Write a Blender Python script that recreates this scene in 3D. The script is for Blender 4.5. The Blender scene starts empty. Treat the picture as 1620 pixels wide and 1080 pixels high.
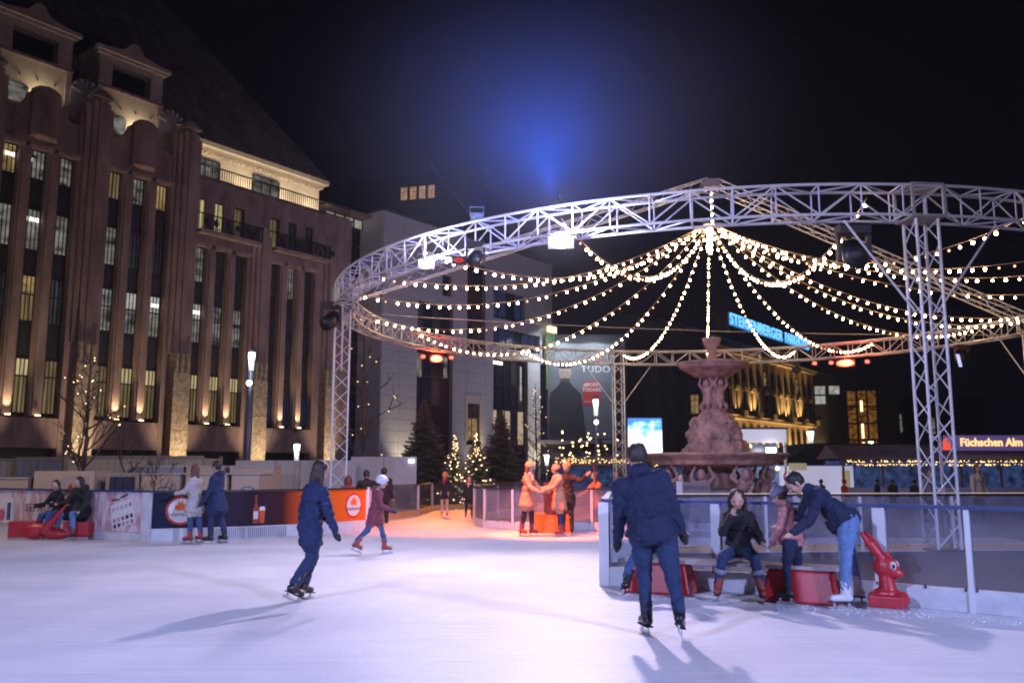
import bpy, bmesh, math, random
import numpy as np
from mathutils import Vector, Matrix, Euler, Quaternion, noise
R = math.radians
sc = bpy.context.scene
C = sc.collection
rnd = random.Random(7)

# ------------------------------------------------------------------ camera
cam_d = bpy.data.cameras.new("camera")
cam_d.sensor_width = 36.0
cam_d.lens = 30.86
cam_d.clip_start = 0.05
cam_d.clip_end = 2000
cam = bpy.data.objects.new("camera", cam_d)
cam.location = (0, 0, 1.65)
cam.rotation_euler = (R(90 + 8.28), 0, 0)
C.objects.link(cam)
sc.camera = cam

# ------------------------------------------------------------------ night sky
world = bpy.data.worlds.new("World")
sc.world = world
world.use_nodes = True
wn = world.node_tree
wn.nodes.clear()
wo = wn.nodes.new("ShaderNodeOutputWorld")
wb = wn.nodes.new("ShaderNodeBackground")
wt = wn.nodes.new("ShaderNodeTexCoord")
ws = wn.nodes.new("ShaderNodeSeparateXYZ")
wr = wn.nodes.new("ShaderNodeValToRGB")
wr.color_ramp.elements[0].position = 0.0
wr.color_ramp.elements[0].color = (0.0016, 0.0018, 0.0040, 1)
wr.color_ramp.elements[1].position = 0.6
wr.color_ramp.elements[1].color = (0.0008, 0.0007, 0.0012, 1)
wn.links.new(wt.outputs["Generated"], ws.inputs[0])
wn.links.new(ws.outputs["Z"], wr.inputs[0])
wn.links.new(wr.outputs[0], wb.inputs["Color"])
wb.inputs["Strength"].default_value = 1.0
wn.links.new(wb.outputs[0], wo.inputs["Surface"])

sc.view_settings.view_transform = 'Standard'
sc.view_settings.look = 'None'
sc.view_settings.exposure = 0.0
sc.view_settings.gamma = 1.0
sc.view_settings.use_curve_mapping = False
sc.render.engine = 'CYCLES'
cy = sc.cycles
cy.use_denoising = True
cy.max_bounces = 6
cy.diffuse_bounces = 3
cy.glossy_bounces = 3
cy.transmission_bounces = 6
cy.transparent_max_bounces = 16
cy.volume_bounces = 0
cy.sample_clamp_indirect = 4.0
cy.caustics_reflective = False
cy.caustics_refractive = False
cy.use_light_tree = True
cy.pixel_filter_type = 'BLACKMAN_HARRIS'
cy.filter_width = 2.0


def light(name, kind, loc, aim, power, col, size=0.2, spot=90, blend=0.6, size_y=None):
    d = bpy.data.lights.new(name, kind)
    d.energy = power
    d.color = col
    if kind == 'AREA':
        d.size = size
        if size_y:
            d.shape = 'RECTANGLE'
            d.size_y = size_y
    else:
        d.shadow_soft_size = size
    if kind == 'SPOT':
        d.spot_size = R(spot)
        d.spot_blend = blend
    o = bpy.data.objects.new(name, d)
    o.location = loc
    if aim is not None:
        o.rotation_euler = (Vector(aim) - Vector(loc)).to_track_quat('-Z', 'Y').to_euler()
    C.objects.link(o)
    return o

# floods that stand on the near side of the rink, behind the photographer
light("rink_floodlight_beam", 'SPOT', (-13, -7, 9.5), (-4, 9.5, 0), 19500, (0.46, 0.52, 1.0), 0.5, 68, 1.0)
light("rink_floodlight_beam", 'SPOT', (14, -6, 9.5), (3, 9.0, 0), 20500, (0.48, 0.53, 1.0), 0.5, 70, 1.0)
light("rink_floodlight_beam", 'SPOT', (-1, -9, 10.5), (5, 21, 9.5), 4200, (0.85, 0.74, 0.92), 0.5, 44, 1.0)
# the two bright floods on the ring, and the red ones
KEY = light("ring_floodlight_beam", 'SPOT', (1.12, 19.45, 6.75), (-0.3, 5.0, 0), 3500, (1.0, 0.76, 0.84), 0.22, 128, 0.9)
KEY2 = light("ring_floodlight_beam", 'SPOT', (-2.2, 21.9, 6.8), (-6.4, 11.5, 0), 1300, (0.90, 0.78, 1.0), 0.3, 120, 1.0)
light("ring_floodlight_glow", 'POINT', (1.12, 19.35, 6.8), None, 620, (0.72, 0.74, 1.0), 0.12)
light("ring_floodlight_glow", 'POINT', (-2.15, 21.75, 6.85), None, 380, (0.72, 0.74, 1.0), 0.12)
light("red_floodlight_beam", 'SPOT', (-3.5, 40.2, 6.7), (-1.6, 33.0, 0), 6500, (1.0, 0.17, 0.012), 0.15, 46, 0.5)
light("red_floodlight_beam", 'SPOT', (16.1, 42.1, 6.7), (8.8, 31, 1), 1800, (1.0, 0.12, 0.03), 0.15, 90, 0.6)
light("red_floodlight_beam", 'SPOT', (-1.3, 21.1, 6.6), (-0.9, 26.0, 0), 4600, (1.0, 0.17, 0.012), 0.10, 72, 0.7)
light("red_floodlight_beam", 'SPOT', (-1.3, 20.95, 6.6), (0.95, 22.7, 1.0), 14000, (1.0, 0.11, 0.006), 0.10, 36, 0.6)
# added blue lights above the ring, making the lens halo in the fog
light("added_blue_beam", 'SPOT', (1.0, 19.9, 7.95), (-0.2, 20.4, 12), 1300, (0.012, 0.11, 0.9), 0.15, 128, 1.0)
light("added_blue_halo", 'POINT', (0.9, 20.8, 9.4), None, 1150, (0.008, 0.12, 0.95), 1.0)
# added unseen fill lights for the store, the containers and the pale building
light("added_square_fill", 'AREA', (-48, 26, 13), (-22, 62, 11), 260, (1.0, 0.58, 0.52), 2.0)
light("added_square_fill", 'AREA', (-15, 20, 9), (-12, 32, 0), 420, (1.0, 0.74, 0.52), 1.2)
light("added_square_fill", 'AREA', (2, 50, 18), (2, 90, 9), 1500, (0.72, 0.62, 1.0), 2.0)

# ------------------------------------------------------------------ materials
MATS = {}


def mat(name, col, rough=0.6, metal=0.0, var=0.0, vscale=3.0, bump=0.0, bscale=20.0, emit=None, estr=0.0,
        spec=0.5, alpha=None, dirt=0.0, stretch=None, sub=None):
    if name in MATS:
        return MATS[name]
    m = bpy.data.materials.new(name)
    m.use_nodes = True
    nt = m.node_tree
    b = nt.nodes["Principled BSDF"]
    b.inputs["Base Color"].default_value = (*col, 1)
    b.inputs["Roughness"].default_value = rough
    b.inputs["Metallic"].default_value = metal
    b.inputs["Specular IOR Level"].default_value = spec
    tc = nt.nodes.new("ShaderNodeTexCoord")
    src = tc.outputs["Object"]
    if stretch:
        mp = nt.nodes.new("ShaderNodeMapping")
        mp.inputs["Scale"].default_value = stretch
        nt.links.new(src, mp.inputs["Vector"])
        src = mp.outputs["Vector"]
    if var > 0:
        n = nt.nodes.new("ShaderNodeTexNoise")
        n.inputs["Scale"].default_value = vscale
        n.inputs["Detail"].default_value = 6
        n.inputs["Roughness"].default_value = 0.65
        nt.links.new(src, n.inputs["Vector"])
        r = nt.nodes.new("ShaderNodeValToRGB")
        r.color_ramp.elements[0].position = 0.3
        r.color_ramp.elements[1].position = 0.72
        r.color_ramp.elements[0].color = (*[max(0, c * (1 - var)) for c in col], 1)
        r.color_ramp.elements[1].color = (*[min(1, c * (1 + var)) for c in col], 1)
        nt.links.new(n.outputs["Fac"], r.inputs[0])
        nt.links.new(r.outputs[0], b.inputs["Base Color"])
    if bump > 0:
        n2 = nt.nodes.new("ShaderNodeTexNoise")
        n2.inputs["Scale"].default_value = bscale
        n2.inputs["Detail"].default_value = 5
        nt.links.new(src, n2.inputs["Vector"])
        bp = nt.nodes.new("ShaderNodeBump")
        bp.inputs["Strength"].default_value = bump
        bp.inputs["Distance"].default_value = 0.03
        nt.links.new(n2.outputs["Fac"], bp.inputs["Height"])
        nt.links.new(bp.outputs[0], b.inputs["Normal"])
    if emit:
        b.inputs["Emission Color"].default_value = (*emit, 1)
        b.inputs["Emission Strength"].default_value = estr
    MATS[name] = m
    return m


def glass_mat(name, tint, gl=0.12, rough=0.08, alpha=0.85, haze=0.0, hazecol=(0.5, 0.5, 0.55)):
    if name in MATS:
        return MATS[name]
    m = bpy.data.materials.new(name)
    m.use_nodes = True
    nt = m.node_tree
    nt.nodes.clear()
    o = nt.nodes.new("ShaderNodeOutputMaterial")
    t = nt.nodes.new("ShaderNodeBsdfTransparent")
    t.inputs[0].default_value = (*tint, 1)
    g = nt.nodes.new("ShaderNodeBsdfGlossy")
    g.inputs["Roughness"].default_value = rough
    d = nt.nodes.new("ShaderNodeBsdfDiffuse")
    d.inputs[0].default_value = (*hazecol, 1)
    mx = nt.nodes.new("ShaderNodeMixShader")
    mx2 = nt.nodes.new("ShaderNodeMixShader")
    fr = nt.nodes.new("ShaderNodeLayerWeight")
    fr.inputs[0].default_value = 0.25
    ma = nt.nodes.new("ShaderNodeMath")
    ma.operation = 'MULTIPLY_ADD'
    ma.inputs[1].default_value = 0.7
    ma.inputs[2].default_value = gl
    ma.use_clamp = True
    nt.links.new(fr.outputs["Fresnel"], ma.inputs[0])
    nz = nt.nodes.new("ShaderNodeTexNoise")
    nz.inputs["Scale"].default_value = 2.5
    nz.inputs["Detail"].default_value = 6
    tc = nt.nodes.new("ShaderNodeTexCoord")
    nt.links.new(tc.outputs["Object"], nz.inputs["Vector"])
    hm = nt.nodes.new("ShaderNodeMath")
    hm.operation = 'MULTIPLY'
    hm.inputs[1].default_value = haze * 2
    nt.links.new(nz.outputs["Fac"], hm.inputs[0])
    nt.links.new(hm.outputs[0], mx2.inputs[0])
    nt.links.new(t.outputs[0], mx2.inputs[1])
    nt.links.new(d.outputs[0], mx2.inputs[2])
    nt.links.new(ma.outputs[0], mx.inputs[0])
    nt.links.new(mx2.outputs[0], mx.inputs[1])
    nt.links.new(g.outputs[0], mx.inputs[2])
    nt.links.new(mx.outputs[0], o.inputs[0])
    MATS[name] = m
    return m


def emis(name, col, strength, base=(0.8, 0.8, 0.8), sampled=True):
    m = mat(name, base, 0.4, emit=col, estr=strength)
    if not sampled:
        m.cycles.emission_sampling = 'NONE'
    return m


def stripes(m, axis, period, depth, cut=0.9, dark=0.75, detail=None):
    """fine regular joints (panel seams, corrugation) along one object axis"""
    nt = m.node_tree
    b = nt.nodes["Principled BSDF"]
    tc = nt.nodes.new("ShaderNodeTexCoord")
    sp = nt.nodes.new("ShaderNodeSeparateXYZ")
    nt.links.new(tc.outputs["Object"], sp.inputs[0])
    f = nt.nodes.new("ShaderNodeMath"); f.operation = 'PINGPONG'
    f.inputs[1].default_value = period / 2
    nt.links.new(sp.outputs[axis], f.inputs[0])
    bp = nt.nodes.new("ShaderNodeBump")
    bp.inputs["Distance"].default_value = depth
    nt.links.new(f.outputs[0], bp.inputs["Height"])
    nt.links.new(bp.outputs[0], b.inputs["Normal"])
    return m


# ------------------------------------------------------------------ mesh helpers
class MB:
    def __init__(s):
        s.v = []; s.f = []; s.mi = []; s.m = 0

    def add(s, vs, fs):
        o = len(s.v)
        s.v += [tuple(v) for v in vs]
        s.f += [tuple(i + o for i in f) for f in fs]
        s.mi += [s.m] * len(fs)

    def box(s, a, b, mtx=None):
        x0, y0, z0 = a; x1, y1, z1 = b
        vs = [Vector(p) for p in ((x0, y0, z0), (x1, y0, z0), (x1, y1, z0), (x0, y1, z0), (x0, y0, z1), (x1, y0, z1), (x1, y1, z1), (x0, y1, z1))]
        if mtx: vs = [mtx @ v for v in vs]
        s.add(vs, [(0, 3, 2, 1), (4, 5, 6, 7), (0, 1, 5, 4), (1, 2, 6, 5), (2, 3, 7, 6), (3, 0, 4, 7)])

    def tube(s, p0, p1, r0, r1=None, n=8, cap=True):
        p0 = Vector(p0); p1 = Vector(p1); r1 = r0 if r1 is None else r1
        q = (p1 - p0).to_track_quat('Z', 'Y')
        vs = []
        for p, r in ((p0, r0), (p1, r1)):
            for i in range(n):
                a = 2 * math.pi * i / n
                vs.append(p + q @ Vector((r * math.cos(a), r * math.sin(a), 0)))
        fs = [(i, (i + 1) % n, n + (i + 1) % n, n + i) for i in range(n)]
        if cap: fs += [tuple(range(n))[::-1], tuple(range(n, 2 * n))]
        s.add(vs, fs)

    def path(s, pts, r, n=6, closed=False):
        pts = [Vector(p) for p in pts]; k = len(pts)
        rr = r if isinstance(r, (list, tuple)) else [r] * k
        vs = []
        for j, p in enumerate(pts):
            if closed: t = pts[(j + 1) % k] - pts[j - 1]
            else: t = pts[min(j + 1, k - 1)] - pts[max(j - 1, 0)]
            if t.length < 1e-9: t = Vector((0, 0, 1))
            q = t.to_track_quat('Z', 'Y')
            for i in range(n):
                a = 2 * math.pi * i / n
                vs.append(p + q @ Vector((rr[j] * math.cos(a), rr[j] * math.sin(a), 0)))
        fs = []
        for j in range(k if closed else k - 1):
            j2 = (j + 1) % k
            for i in range(n):
                i2 = (i + 1) % n
                fs.append((j * n + i, j * n + i2, j2 * n + i2, j2 * n + i))
        if not closed: fs += [tuple(range(n))[::-1], tuple(range((k - 1) * n, k * n))]
        s.add(vs, fs)

    def lathe(s, prof, n=32, c=(0, 0), squash=1.0):
        vs = []
        for r, z in prof:
            for i in range(n):
                a = 2 * math.pi * i / n
                vs.append((c[0] + r * math.cos(a), c[1] + r * math.sin(a) * squash, z))
        fs = []
        for j in range(len(prof) - 1):
            for i in range(n):
                i2 = (i + 1) % n
                fs.append((j * n + i, j * n + i2, (j + 1) * n + i2, (j + 1) * n + i))
        fs += [tuple(range(n))[::-1], tuple(range((len(prof) - 1) * n, len(prof) * n))]
        s.add(vs, fs)

    def prism(s, poly, y0, y1):
        """poly in x,z, extruded along y"""
        n = len(poly)
        vs = [(x, y0, z) for x, z in poly] + [(x, y1, z) for x, z in poly]
        fs = [tuple(range(n)), tuple(range(n, 2 * n))[::-1]] + [(i, n + i, n + (i + 1) % n, (i + 1) % n) for i in range(n)]
        s.add(vs, fs)

    def ball(s, c, r, nu=10, nv=7, rot=None):
        r = r if isinstance(r, (tuple, list)) else (r, r, r)
        vs = []
        for j in range(nv + 1):
            th = math.pi * j / nv
            for i in range(nu):
                a = 2 * math.pi * i / nu
                p = Vector((r[0] * math.sin(th) * math.cos(a), r[1] * math.sin(th) * math.sin(a), r[2] * math.cos(th)))
                if rot: p = rot @ p
                vs.append(p + Vector(c))
        fs = []
        for j in range(nv):
            for i in range(nu):
                i2 = (i + 1) % nu
                fs.append((j * nu + i, (j + 1) * nu + i, (j + 1) * nu + i2, j * nu + i2))
        s.add(vs, fs)

    def cap(s, p0, p1, r0, r1=None, n=10):
        r1 = r0 if r1 is None else r1
        s.tube(p0, p1, r0, r1, n)
        s.ball(p0, r0, n, 7); s.ball(p1, r1, n, 7)

    def mesh(s, name, mats, smooth=False):
        me = bpy.data.meshes.new(name)
        me.from_pydata(s.v, [], s.f)
        for m in (mats if isinstance(mats, (list, tuple)) else [mats]): me.materials.append(m)
        if len(set(s.mi)) > 1: me.polygons.foreach_set("material_index", s.mi)
        if smooth: me.polygons.foreach_set("use_smooth", [True] * len(me.polygons))
        me.update()
        return me


def link(name, me, parent=None, loc=None, rot=None, scale=None, mtx=None):
    o = bpy.data.objects.new(name, me)
    C.objects.link(o)
    if parent is not None: o.parent = parent
    if mtx is not None: o.matrix_local = mtx
    else:
        if loc is not None: o.location = loc
        if rot is not None: o.rotation_euler = rot
        if scale is not None: o.scale = scale
    return o


def tag(o, label=None, cat=None, group=None, kind=None):
    if label: o["label"] = label
    if cat: o["category"] = cat
    if group: o["group"] = group
    if kind: o["kind"] = kind
    return o


def thing(name, label, cat, loc=(0, 0, 0), rz=0.0, group=None):
    o = bpy.data.objects.new(name, None)
    o.empty_display_size = 0.2
    C.objects.link(o)
    o.location = loc; o.rotation_euler = (0, 0, rz)
    return tag(o, label, cat, group)


def part(name, mb, m, parent, smooth=False, **k):
    return link(name, mb.mesh(name, m, smooth), parent, **k)


def boxpart(name, a, b, m, parent):
    mb = MB(); mb.box(a, b); return part(name, mb, m, parent)


def copy_tree(o, parent=None):
    c = o.copy(); C.objects.link(c)
    if parent is not None: c.parent = parent
    for ch in list(o.children): copy_tree(ch, c)
    return c


_cyl = MB(); _cyl.tube((0, 0, 0), (0, 0, 1), 1.0, n=6); _cylme = {}


def rod(name, p0, p1, r, m, parent):
    """one brace: shared unit tube, scaled to its length"""
    if m.name not in _cylme: _cylme[m.name] = _cyl.mesh(name, m, True)
    p0 = Vector(p0); p1 = Vector(p1); d = p1 - p0
    mtx = Matrix.LocRotScale(p0, d.to_track_quat('Z', 'Y'), Vector((r, r, d.length)))
    return link(name, _cylme[m.name], parent, mtx=mtx)


_tmpsc = bpy.data.scenes.new("workbench")


def text(body, size, m, parent, name="lettering", loc=(0, 0, 0), rot=(R(90), 0, 0), ext=0.004, align='CENTER', bold=0.0, xs=1.0, shear=0.0, space=1.0):
    cu = bpy.data.curves.new(name, 'FONT')
    cu.body = body; cu.size = size; cu.extrude = ext; cu.align_x = align; cu.align_y = 'CENTER'; cu.offset = bold; cu.shear = shear
    cu.resolution_u = 3; cu.space_character = space
    t = bpy.data.objects.new("tmp", cu); _tmpsc.collection.objects.link(t)
    vl = _tmpsc.view_layers[0]; vl.update()
    me = bpy.data.meshes.new_from_object(t.evaluated_get(vl.depsgraph))
    bpy.data.objects.remove(t)
    me.materials.clear(); me.materials.append(m)
    return link(name, me, parent, loc=loc, rot=rot, scale=(xs, 1, 1))


def remesh(mb, name, mats, voxel=0.02, smooth=4, puff=None, wrinkle=0.0, seed=0.0):
    me0 = mb.mesh("tmp", mats)
    o = bpy.data.objects.new("tmp", me0); _tmpsc.collection.objects.link(o)
    r = o.modifiers.new("r", 'REMESH'); r.mode = 'VOXEL'; r.voxel_size = voxel
    if smooth:
        s_ = o.modifiers.new("s", 'SMOOTH'); s_.factor = 0.5; s_.iterations = smooth
    vl = _tmpsc.view_layers[0]; vl.update()
    me = bpy.data.meshes.new_from_object(o.evaluated_get(vl.depsgraph))
    bpy.data.objects.remove(o); bpy.data.meshes.remove(me0)
    me.name = name
    me.materials.clear()
    for m in (mats if isinstance(mats, (list, tuple)) else [mats]): me.materials.append(m)
    if puff or wrinkle:
        n = len(me.vertices)
        co = np.empty(n * 3); me.vertices.foreach_get("co", co); co = co.reshape(-1, 3)
        no = np.empty(n * 3); me.vertex_normals.foreach_get("vector", no); no = no.reshape(-1, 3)
        d = np.zeros(n)
        if puff:
            per, amp = puff
            d += amp * (np.abs(np.sin(np.pi * (co[:, 2] + 0.02 * np.sin(co[:, 0] * 9)) / per)) ** 0.6 - 0.6)
        if wrinkle:
            x, y, z = co[:, 0], co[:, 1], co[:, 2]
            f1 = np.sin(x * 23 + 3.1 * np.sin(z * 11 + seed) + seed) * np.sin(z * 19 + 2.7 * np.sin(y * 17 + seed)) * np.cos(y * 21 + 2.0 * np.sin(x * 13))
            f2 = np.sin(x * 51 + 2 * np.sin(z * 37) + seed) * np.sin(z * 43 + 2.3 * np.sin(y * 31)) * np.cos(y * 47 + 1.7 * np.sin(z * 29))
            d += wrinkle * (1.15 * f1 + 0.75 * f2)
        co += no * d[:, None]
        me.vertices.foreach_set("co", co.ravel())
    me.polygons.foreach_set("use_smooth", [True] * len(me.polygons))
    me.update()
    return me


# ================================================================== SETTING
GZ = -0.6
m_plaza = mat("plaza_paving", (0.07, 0.065, 0.065), 0.75, var=0.35, vscale=0.8, bump=0.3, bscale=4)
mb = MB(); mb.add([(-400, -120, GZ), (400, -120, GZ), (400, 700, GZ), (-400, 700, GZ)], [(0, 1, 2, 3)])
tag(link("plaza_ground", mb.mesh("plaza_ground", m_plaza)), kind="structure")


def ice_material():
    m = bpy.data.materials.new("ice"); m.use_nodes = True
    nt = m.node_tree; b = nt.nodes["Principled BSDF"]
    tc = nt.nodes.new("ShaderNodeTexCoord")
    n = nt.nodes.new("ShaderNodeTexNoise"); n.inputs["Scale"].default_value = 0.45; n.inputs["Detail"].default_value = 8; n.inputs["Roughness"].default_value = 0.62
    nt.links.new(tc.outputs["Object"], n.inputs["Vector"])
    r = nt.nodes.new("ShaderNodeValToRGB")
    r.color_ramp.elements[0].position = 0.3; r.color_ramp.elements[0].color = (0.50, 0.52, 0.60, 1)
    r.color_ramp.elements[1].position = 0.7; r.color_ramp.elements[1].color = (0.72, 0.73, 0.76, 1)
    nt.links.new(n.outputs["Fac"], r.inputs[0])
    # skate scratches: several directions of stretched noise
    prev = r.outputs[0]
    hs = []
    for k, (ang, sc_) in enumerate(((0.3, 1.0), (1.25, 1.3), (2.2, 0.8), (-0.4, 1.6))):
        mp = nt.nodes.new("ShaderNodeMapping")
        mp.inputs["Rotation"].default_value = (0, 0, ang); mp.inputs["Scale"].default_value = (0.35 * sc_, 22 * sc_, 1)
        wv = nt.nodes.new("ShaderNodeTexNoise"); wv.inputs["Scale"].default_value = 1.0; wv.inputs["Detail"].default_value = 2; wv.inputs["Distortion"].default_value = 0.7
        nt.links.new(tc.outputs["Object"], mp.inputs[0]); nt.links.new(mp.outputs[0], wv.inputs["Vector"])
        rr = nt.nodes.new("ShaderNodeMapRange"); rr.inputs["From Min"].default_value = 0.63; rr.inputs["From Max"].default_value = 0.70
        nt.links.new(wv.outputs["Fac"], rr.inputs["Value"])
        hs.append(rr.outputs[0])
    acc = hs[0]
    for h in hs[1:]:
        ad = nt.nodes.new("ShaderNodeMath"); ad.operation = 'MAXIMUM'
        nt.links.new(acc, ad.inputs[0]); nt.links.new(h, ad.inputs[1]); acc = ad.outputs[0]
    mx = nt.nodes.new("ShaderNodeMix"); mx.data_type = 'RGBA'
    mu = nt.nodes.new("ShaderNodeMath"); mu.operation = 'MULTIPLY'; mu.inputs[1].default_value = 0.42
    nt.links.new(acc, mu.inputs[0]); nt.links.new(mu.outputs[0], mx.inputs[0])
    nt.links.new(prev, mx.inputs[6]); mx.inputs[7].default_value = (0.90, 0.90, 0.92, 1)
    dk = nt.nodes.new("ShaderNodeTexNoise"); dk.inputs["Scale"].default_value = 1.0; dk.inputs["Detail"].default_value = 4; dk.inputs["Distortion"].default_value = 1.1
    mp = nt.nodes.new("ShaderNodeMapping"); mp.inputs["Rotation"].default_value = (0, 0, .8); mp.inputs["Scale"].default_value = (.6, 9, 1)
    nt.links.new(tc.outputs["Object"], mp.inputs[0]); nt.links.new(mp.outputs[0], dk.inputs["Vector"])
    dr = nt.nodes.new("ShaderNodeMapRange"); dr.inputs["From Min"].default_value = 0.56; dr.inputs["From Max"].default_value = 0.72; dr.inputs["To Max"].default_value = 0.38
    nt.links.new(dk.outputs["Fac"], dr.inputs["Value"])
    mx3 = nt.nodes.new("ShaderNodeMix"); mx3.data_type = 'RGBA'
    nt.links.new(dr.outputs[0], mx3.inputs[0]); nt.links.new(mx.outputs[2], mx3.inputs[6]); mx3.inputs[7].default_value = (0.42, 0.46, 0.58, 1)
    nt.links.new(mx3.outputs[2], b.inputs["Base Color"])
    g = nt.nodes.new("ShaderNodeTexNoise"); g.inputs["Scale"].default_value = 34; g.inputs["Detail"].default_value = 6
    nt.links.new(tc.outputs["Object"], g.inputs["Vector"])
    ad = nt.nodes.new("ShaderNodeMath"); ad.operation = 'ADD'
    nt.links.new(g.outputs["Fac"], ad.inputs[0]); nt.links.new(acc, ad.inputs[1])
    bp = nt.nodes.new("ShaderNodeBump"); bp.inputs["Strength"].default_value = 0.35; bp.inputs["Distance"].default_value = 0.012
    nt.links.new(ad.outputs[0], bp.inputs["Height"]); nt.links.new(bp.outputs[0], b.inputs["Normal"])
    rg = nt.nodes.new("ShaderNodeMapRange"); rg.inputs["To Min"].default_value = 0.35; rg.inputs["To Max"].default_value = 0.65
    nt.links.new(n.outputs["Fac"], rg.inputs["Value"]); nt.links.new(rg.outputs[0], b.inputs["Roughness"])
    b.inputs["Specular IOR Level"].default_value = 0.35
    return m


m_ice = ice_material()
# outline of the frozen area, the kerbed slab of the rink
ice_poly = [(-16, -9), (16, -9), (10.6, 5.75), (9.9, 6.4), (6.9, 9.2), (4.6, 11.2), (2.83, 12.4), (1.34, 13.03), (1.56, 14.8), (1.88, 17.2), (3.2, 18.05), (12, 18.8),
            (12, 22), (3.2, 22), (2.18, 24.38), (0.02, 24.63), (-0.77, 25.41), (-1.12, 26.85), (-0.9, 30), (0.6, 35),
            (0.0, 38.6), (-1.62, 38.0), (-3.26, 36.27), (-3.41, 32.32), (-4.17, 29.5), (-4.3, 27), (-3.94, 24.38), (-5.0, 22.8), (-6.4, 21.55), (-8.3, 20.6), (-14.5, 23.9), (-20, 26)]
mb = MB()
n = len(ice_poly)
mb.add([(x, y, 0) for x, y in ice_poly] + [(x, y, GZ + 0.01) for x, y in ice_poly], [tuple(range(n))] + [(i, n + i, n + (i + 1) % n, (i + 1) % n) for i in range(n)])
tag(link("ice_rink", mb.mesh("ice_rink", m_ice)), kind="structure")
# raised deck round the ice: wooden platform for visitors
m_deck = mat("deck_boards", (0.10, 0.085, 0.075), 0.7, var=0.3, vscale=2)
mb = MB()
for poly in ([(-0.3, 25.9), (0.2, 25.0), (2.2, 24.7), (12, 22.3), (12, 19.2), (19, 19.2), (19, 40), (0.9, 40), (1.0, 35), (-0.5, 30), (-0.8, 27)],):
    k = len(poly)
    mb.add([(x, y, -0.012) for x, y in poly] + [(x, y, GZ + .02) for x, y in poly], [tuple(range(k))] + [(i, k + i, k + (i + 1) % k, (i + 1) % k) for i in range(k)])
tag(link("visitor_deck", mb.mesh("visitor_deck", m_deck)), kind="structure")
mb = MB()  # ice lane behind the near fence, its shade put into the dark blue
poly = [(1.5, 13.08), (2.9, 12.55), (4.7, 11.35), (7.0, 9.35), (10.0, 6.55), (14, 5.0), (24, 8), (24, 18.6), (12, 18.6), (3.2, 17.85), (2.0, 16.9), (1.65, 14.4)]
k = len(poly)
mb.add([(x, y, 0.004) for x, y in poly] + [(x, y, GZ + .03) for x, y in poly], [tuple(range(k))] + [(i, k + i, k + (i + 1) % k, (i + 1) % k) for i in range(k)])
tag(link("shaded_ice_lane", mb.mesh("shaded_ice_lane", mat("shaded_ice_lane", (0.014, 0.020, 0.06), 0.6, var=0.3, vscale=1.5, bump=0.2))), kind="structure")

# ================================================================== RING TRUSS
CX, CY, RR = 7.5, 32.0, 13.5
m_alu = mat("truss_aluminium", (0.80, 0.78, 0.78), 0.40, metal=0.1, var=0.12, vscale=6)
m_black = mat("black_steel", (0.012, 0.012, 0.014), 0.45)
ZB, ZT, HW = 7.05, 7.72, 0.30
NS = 96


def rp(a, r, z): return Vector((CX + r * math.cos(a), CY + r * math.sin(a), z))


ring = thing("ring_truss", "huge circular silver lattice truss hung with bulb strings over the rink", "truss", (0, 0, 0))
for r_, z_ in ((RR - HW, ZB), (RR + HW, ZB), (RR - HW, ZT), (RR + HW, ZT)):
    mb = MB(); mb.path([rp(2 * math.pi * i / (NS * 2), r_, z_) for i in range(NS * 2)], 0.034, 8, True)
    part("chord", mb, m_alu, ring, True)
braces = []
for i in range(NS):
    a0 = 2 * math.pi * i / NS; a1 = 2 * math.pi * (i + 1) / NS
    for r_ in (RR - HW, RR + HW):
        braces.append((rp(a0, r_, ZB), rp(a0, r_, ZT)))
        braces.append((rp(a0, r_, ZB), rp(a1, r_, ZT)) if i % 2 else (rp(a0, r_, ZT), rp(a1, r_, ZB)))
    for z_ in (ZB, ZT):
        braces.append((rp(a0, RR - HW, z_), rp(a0, RR + HW, z_)))
        braces.append((rp(a0, RR - HW, z_), rp(a1, RR + HW, z_)) if i % 2 else (rp(a0, RR + HW, z_), rp(a1, RR - HW, z_)))
def _seen(b):
    m_ = (b[0] + b[1]) / 2
    vis = abs(m_.x) < m_.y * 0.60
    return (0 if vis else 1000) + m_.length
braces.sort(key=_seen)
for p0, p1 in braces[:300]: rod("brace", p0, p1, 0.019, m_alu, ring)
mb = MB()
for p0, p1 in braces[300:]: mb.tube(p0, p1, 0.019, n=5)
tag(part("lattice", mb, m_alu, ring, True), kind="stuff")
# bolted corner blocks of the ring over each tower
TOW = [(-84, "near right"), (11, "far right"), (98.5, "far middle"), (190.5, "left")]
for az, _ in TOW:
    a = R(az); mtx = Matrix.Translation(rp(a, RR, 0)) @ Matrix.Rotation(a, 4, 'Z')
    mb = MB()
    for z_ in (ZB - 0.02, ZT + 0.02):
        mb.box((-0.37, -0.37, z_ - 0.02), (0.37, 0.37, z_ + 0.02), mtx)
    for sx in (-.36, .36):
        for sy in (-.36, .36):
            mb.box((sx - .03, sy - .03, ZB), (sx + .03, sy + .03, ZT), mtx)
    part("corner_block", mb, mat("corner_plate", (0.45, 0.42, 0.40), 0.5, metal=0.3, var=.15), ring)

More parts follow.
